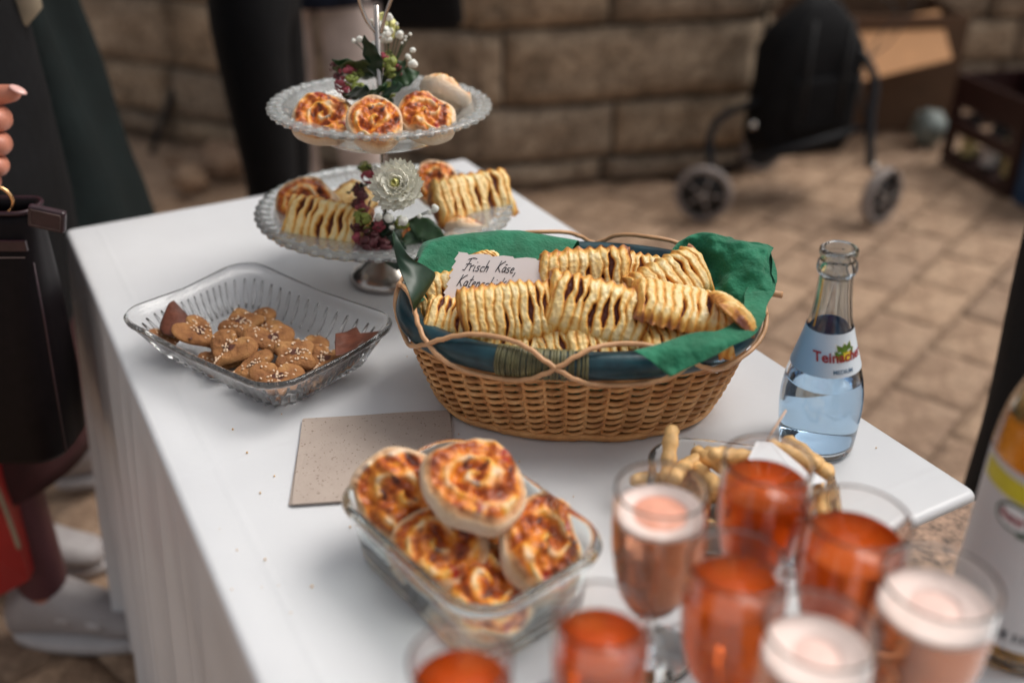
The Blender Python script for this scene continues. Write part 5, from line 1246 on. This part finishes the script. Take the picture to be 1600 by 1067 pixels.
# ------------------------------------------------------------------ flowers on the stand
rnd = random.Random(11)
def flowers(name, label, loc): return thing(name, label, 'flowers', loc)
ftop = flowers('flower_posy', 'small posy of leaves, pink blossoms and white buds on the upper plate', dep(590, 150, 1.16))
flow = flowers('flower_posy', 'posy with a big cream chrysanthemum and small buds on the lower plate', dep(620, 350, 1.16))
def put_leaf(par, px, py, f, L, W, direction, mat='leaf', roll_=0):
    me = leaf_mesh(L, W); o = ob('leaf', me, M[mat], par); md = o.modifiers.new('s', 'SOLIDIFY'); md.thickness = .0006
    dd = Vector(direction).normalized(); q = dd.to_track_quat('Y', 'Z'); o.rotation_euler = (q.to_matrix() @ Matrix.Rotation(roll_, 3, 'Y')).to_euler(); o.location = dep(px, py, f) - Vector(par.location)
for px, py, f, L, W, dr, mt, ro in ((592, 118, 1.15, .052, .017, (-1, -.1, .35), 'leaf_olive', .9), (590, 122, 1.14, .050, .011, (-.15, 0, 1), 'leaf_dark', 1.2), (585, 120, 1.15, .050, .009, (-1, 0, .55), 'leaf', 1.2), (600, 120, 1.15, .030, .010, (.8, 0, .6), 'leaf', 1.0),
        (598, 150, 1.14, .036, .014, (.5, -.5, .5), 'leaf_dark', .6), (575, 150, 1.13, .038, .015, (-.5, -.5, .3), 'leaf_dark', .7), (612, 130, 1.16, .034, .012, (.9, .1, .4), 'leaf', .9), (590, 150, 1.13, .03, .013, (.1, -.6, .6), 'leaf', .5)):
    put_leaf(ftop, px, py, f, L, W, dr, mt, ro)
for px, py, f, L, W, dr, mt, ro in ((640, 345, 1.13, .048, .013, (.8, -.3, -.35), 'leaf', .9), (585, 350, 1.14, .036, .014, (-.3, -.4, -.3), 'leaf_dark', .5), (612, 372, 1.12, .036, .016, (.1, -.5, -.5), 'leaf_dark', .4), (600, 270, 1.18, .030, .010, (-.8, 0, .3), 'leaf_dark', .6),
        (575, 290, 1.17, .026, .012, (-.7, -.3, 0), 'leaf_dark', .6), (640, 360, 1.13, .032, .016, (.3, -.3, -.5), 'leaf', .4), (600, 335, 1.14, .030, .014, (0, -.6, -.2), 'leaf_dark', .3)):
    put_leaf(flow, px, py, f, L, W, dr, mt, ro)
def blossom(par, px, py, f, r, mat, n=6):
    c = dep(px, py, f) - Vector(par.location); b = MB()
    for k in range(n * 2):
        dvec = Vector((rnd.gauss(0, 1), rnd.gauss(0, 1) - .6, rnd.gauss(0, 1) + .2)).normalized(); b.ball(c + dvec * r * rnd.uniform(.5, .95), (r * .38, r * .30, r * .10), 7, 4, dvec.to_track_quat('Z', 'Y').to_matrix())
    b.build('blossom', M[mat], par)
for a_ in ((527, 105, 1.15, .009, 'petal_red'), (543, 112, 1.14, .011, 'petal_pink'), (535, 132, 1.14, .010, 'petal_pink'), (550, 125, 1.13, .009, 'green_bud'), (545, 145, 1.13, .009, 'petal_pink'), (560, 140, 1.13, .010, 'green_bud'), (530, 120, 1.16, .008, 'petal_red'),
           (604, 88, 1.15, .009, 'green_bud'), (600, 90, 1.14, .008, 'petal_pink'), (608, 100, 1.14, .011, 'green_bud'), (612, 112, 1.14, .009, 'green_bud'), (622, 108, 1.15, .008, 'petal_pink'), (562, 110, 1.15, .009, 'green_bud'), (610, 140, 1.15, .010, 'green_bud'),
           (602, 40, 1.15, .014, 'petal_yellow'), (598, 52, 1.14, .013, 'bud_white'), (610, 48, 1.15, .011, 'petal_yellow')): blossom(ftop, *a_[:4], a_[4], 9)
for a_ in ((563, 312, 1.15, .013, 'petal_red'), (566, 325, 1.14, .010, 'petal_pink'), (560, 350, 1.13, .011, 'petal_red'), (583, 378, 1.12, .016, 'petal_red'), (592, 352, 1.12, .009, 'petal_pink'), (568, 343, 1.13, .013, 'green_bud'), (627, 348, 1.13, .010, 'green_bud'), (577, 275, 1.17, .011, 'petal_pink'), (600, 385, 1.12, .012, 'petal_red'), (560, 372, 1.13, .010, 'petal_pink'), (560, 296, 1.16, .009, 'petal_red'), (572, 262, 1.18, .010, 'green_bud')): blossom(flow, *a_[:4], a_[4], 10)
def bud(par, px, py, f, r, stem_to=None):
    c = dep(px, py, f) - Vector(par.location); b = MB()
    for k in range(7):
        dvec = Vector((rnd.gauss(0, 1), rnd.gauss(0, 1), rnd.gauss(0, 1))).normalized(); b.ball(c + dvec * r * .35, r * .7, 8, 5)
    o = b.build('white_bud', M['bud_white'], par)
    if stem_to: b = MB(); e = dep(*stem_to) - Vector(par.location); b.tube(bez([c, (c + e) / 2 + Vector((.004, 0, .006)), e], 5), .0006, 5); b.build('stem', M['stem'], par)
for px, py, r in ((608, 28, .0050), (624, 55, .0052), (606, 62, .0052), (645, 80, .0040), (638, 90, .0042), (645, 101, .0058), (620, 38, .0022), (641, 54, .0022), (634, 58, .0018), (633, 63, .0018), (628, 68, .0018), (562, 62, .0040), (585, 70, .0042), (598, 48, .0045), (555, 101, .0030), (553, 64, .003), (580, 32, .002)): bud(ftop, px, py, 1.14, r, (596, 140, 1.15))
for px, py, r in ((593, 340, .0052), (607, 341, .0058), (630, 345, .0058), (679, 326, .0048), (586, 264, .0042), (672, 332, .003), (655, 338, .003), (612, 356, .003)): bud(flow, px, py, 1.11, r, (605, 370, 1.14))
# chrysanthemum
cc = dep(622, 293, 1.075) - Vector(flow.location); fwd = Vector((-.05, -.8, .6)).normalized(); qm = fwd.to_track_quat('Z', 'Y').to_matrix(); 
for layer, (n_, L, tilt_, mt) in enumerate(((34, .029, 2, 'petal_white'), (32, .027, 15, 'petal_white'), (28, .024, 28, 'petal_white'), (24, .020, 42, 'petal_white'), (18, .015, 56, 'petal_white'), (12, .011, 72, 'petal_yellow'))):
    b = MB()
    for k in range(n_):
        a = 2 * PI * (k + .5 * (layer % 2)) / n_ + rnd.uniform(-.05, .05); t_ = R(tilt_ + rnd.uniform(-5, 5)); dr = Vector((math.cos(a) * math.cos(t_), math.sin(a) * math.cos(t_), math.sin(t_)))
        lf = leaf_mesh(L * rnd.uniform(.9, 1.08), .0042, .0, .3, 8, 2, .45); nzz = qm @ Vector((0, 0, 1)); yy = (qm @ dr).normalized(); xx = yy.cross(nzz if tilt_ < 80 else Vector((1, 0, 0))).normalized(); zz_ = xx.cross(yy); q_ = Matrix((xx, yy, zz_)).transposed()
        V = [cc + q_ @ v.co + nzz * (.006 * (v.co.y / L) ** 2 + .001 * layer) for v in lf.vertices]; b.add(V, [list(p.vertices) for p in lf.polygons]); bpy.data.meshes.remove(lf)
    b.build('petal_ring', M[mt], flow)
b = MB(); b.ball(cc - (qm @ Vector((0, 0, .004))), .005, 12, 8); b.build('flower_heart', M['petal_yellow'], flow)
b = MB(); b.ball(dep(588, 158, 1.16) - Vector(ftop.location), (.02, .014, .012), 12, 8); b.build('moss', M['leaf_dark'], ftop)
b = MB(); b.ball(dep(598, 372, 1.155) - Vector(flow.location), (.024, .018, .018), 12, 8); b.build('moss', M['leaf_dark'], flow)

# crumbs on the cloth
rnd = random.Random(5); b = MB()
for k in range(46):
    cx_, cy_ = rnd.choice(((-.25, .86), (-.05, .72), (.05, .75), (-.2, .62), (-.12, .98), (.2, .74), (-.14, .55)))
    p = Vector((cx_ + rnd.gauss(0, .05), cy_ + rnd.gauss(0, .04), .7512)); b.ball(p, rnd.uniform(.0004, .0011), 6, 4)
tag(b.build('crumbs', M['stick']), 'tiny pastry crumbs scattered on the white tablecloth', None, None, 'stuff')
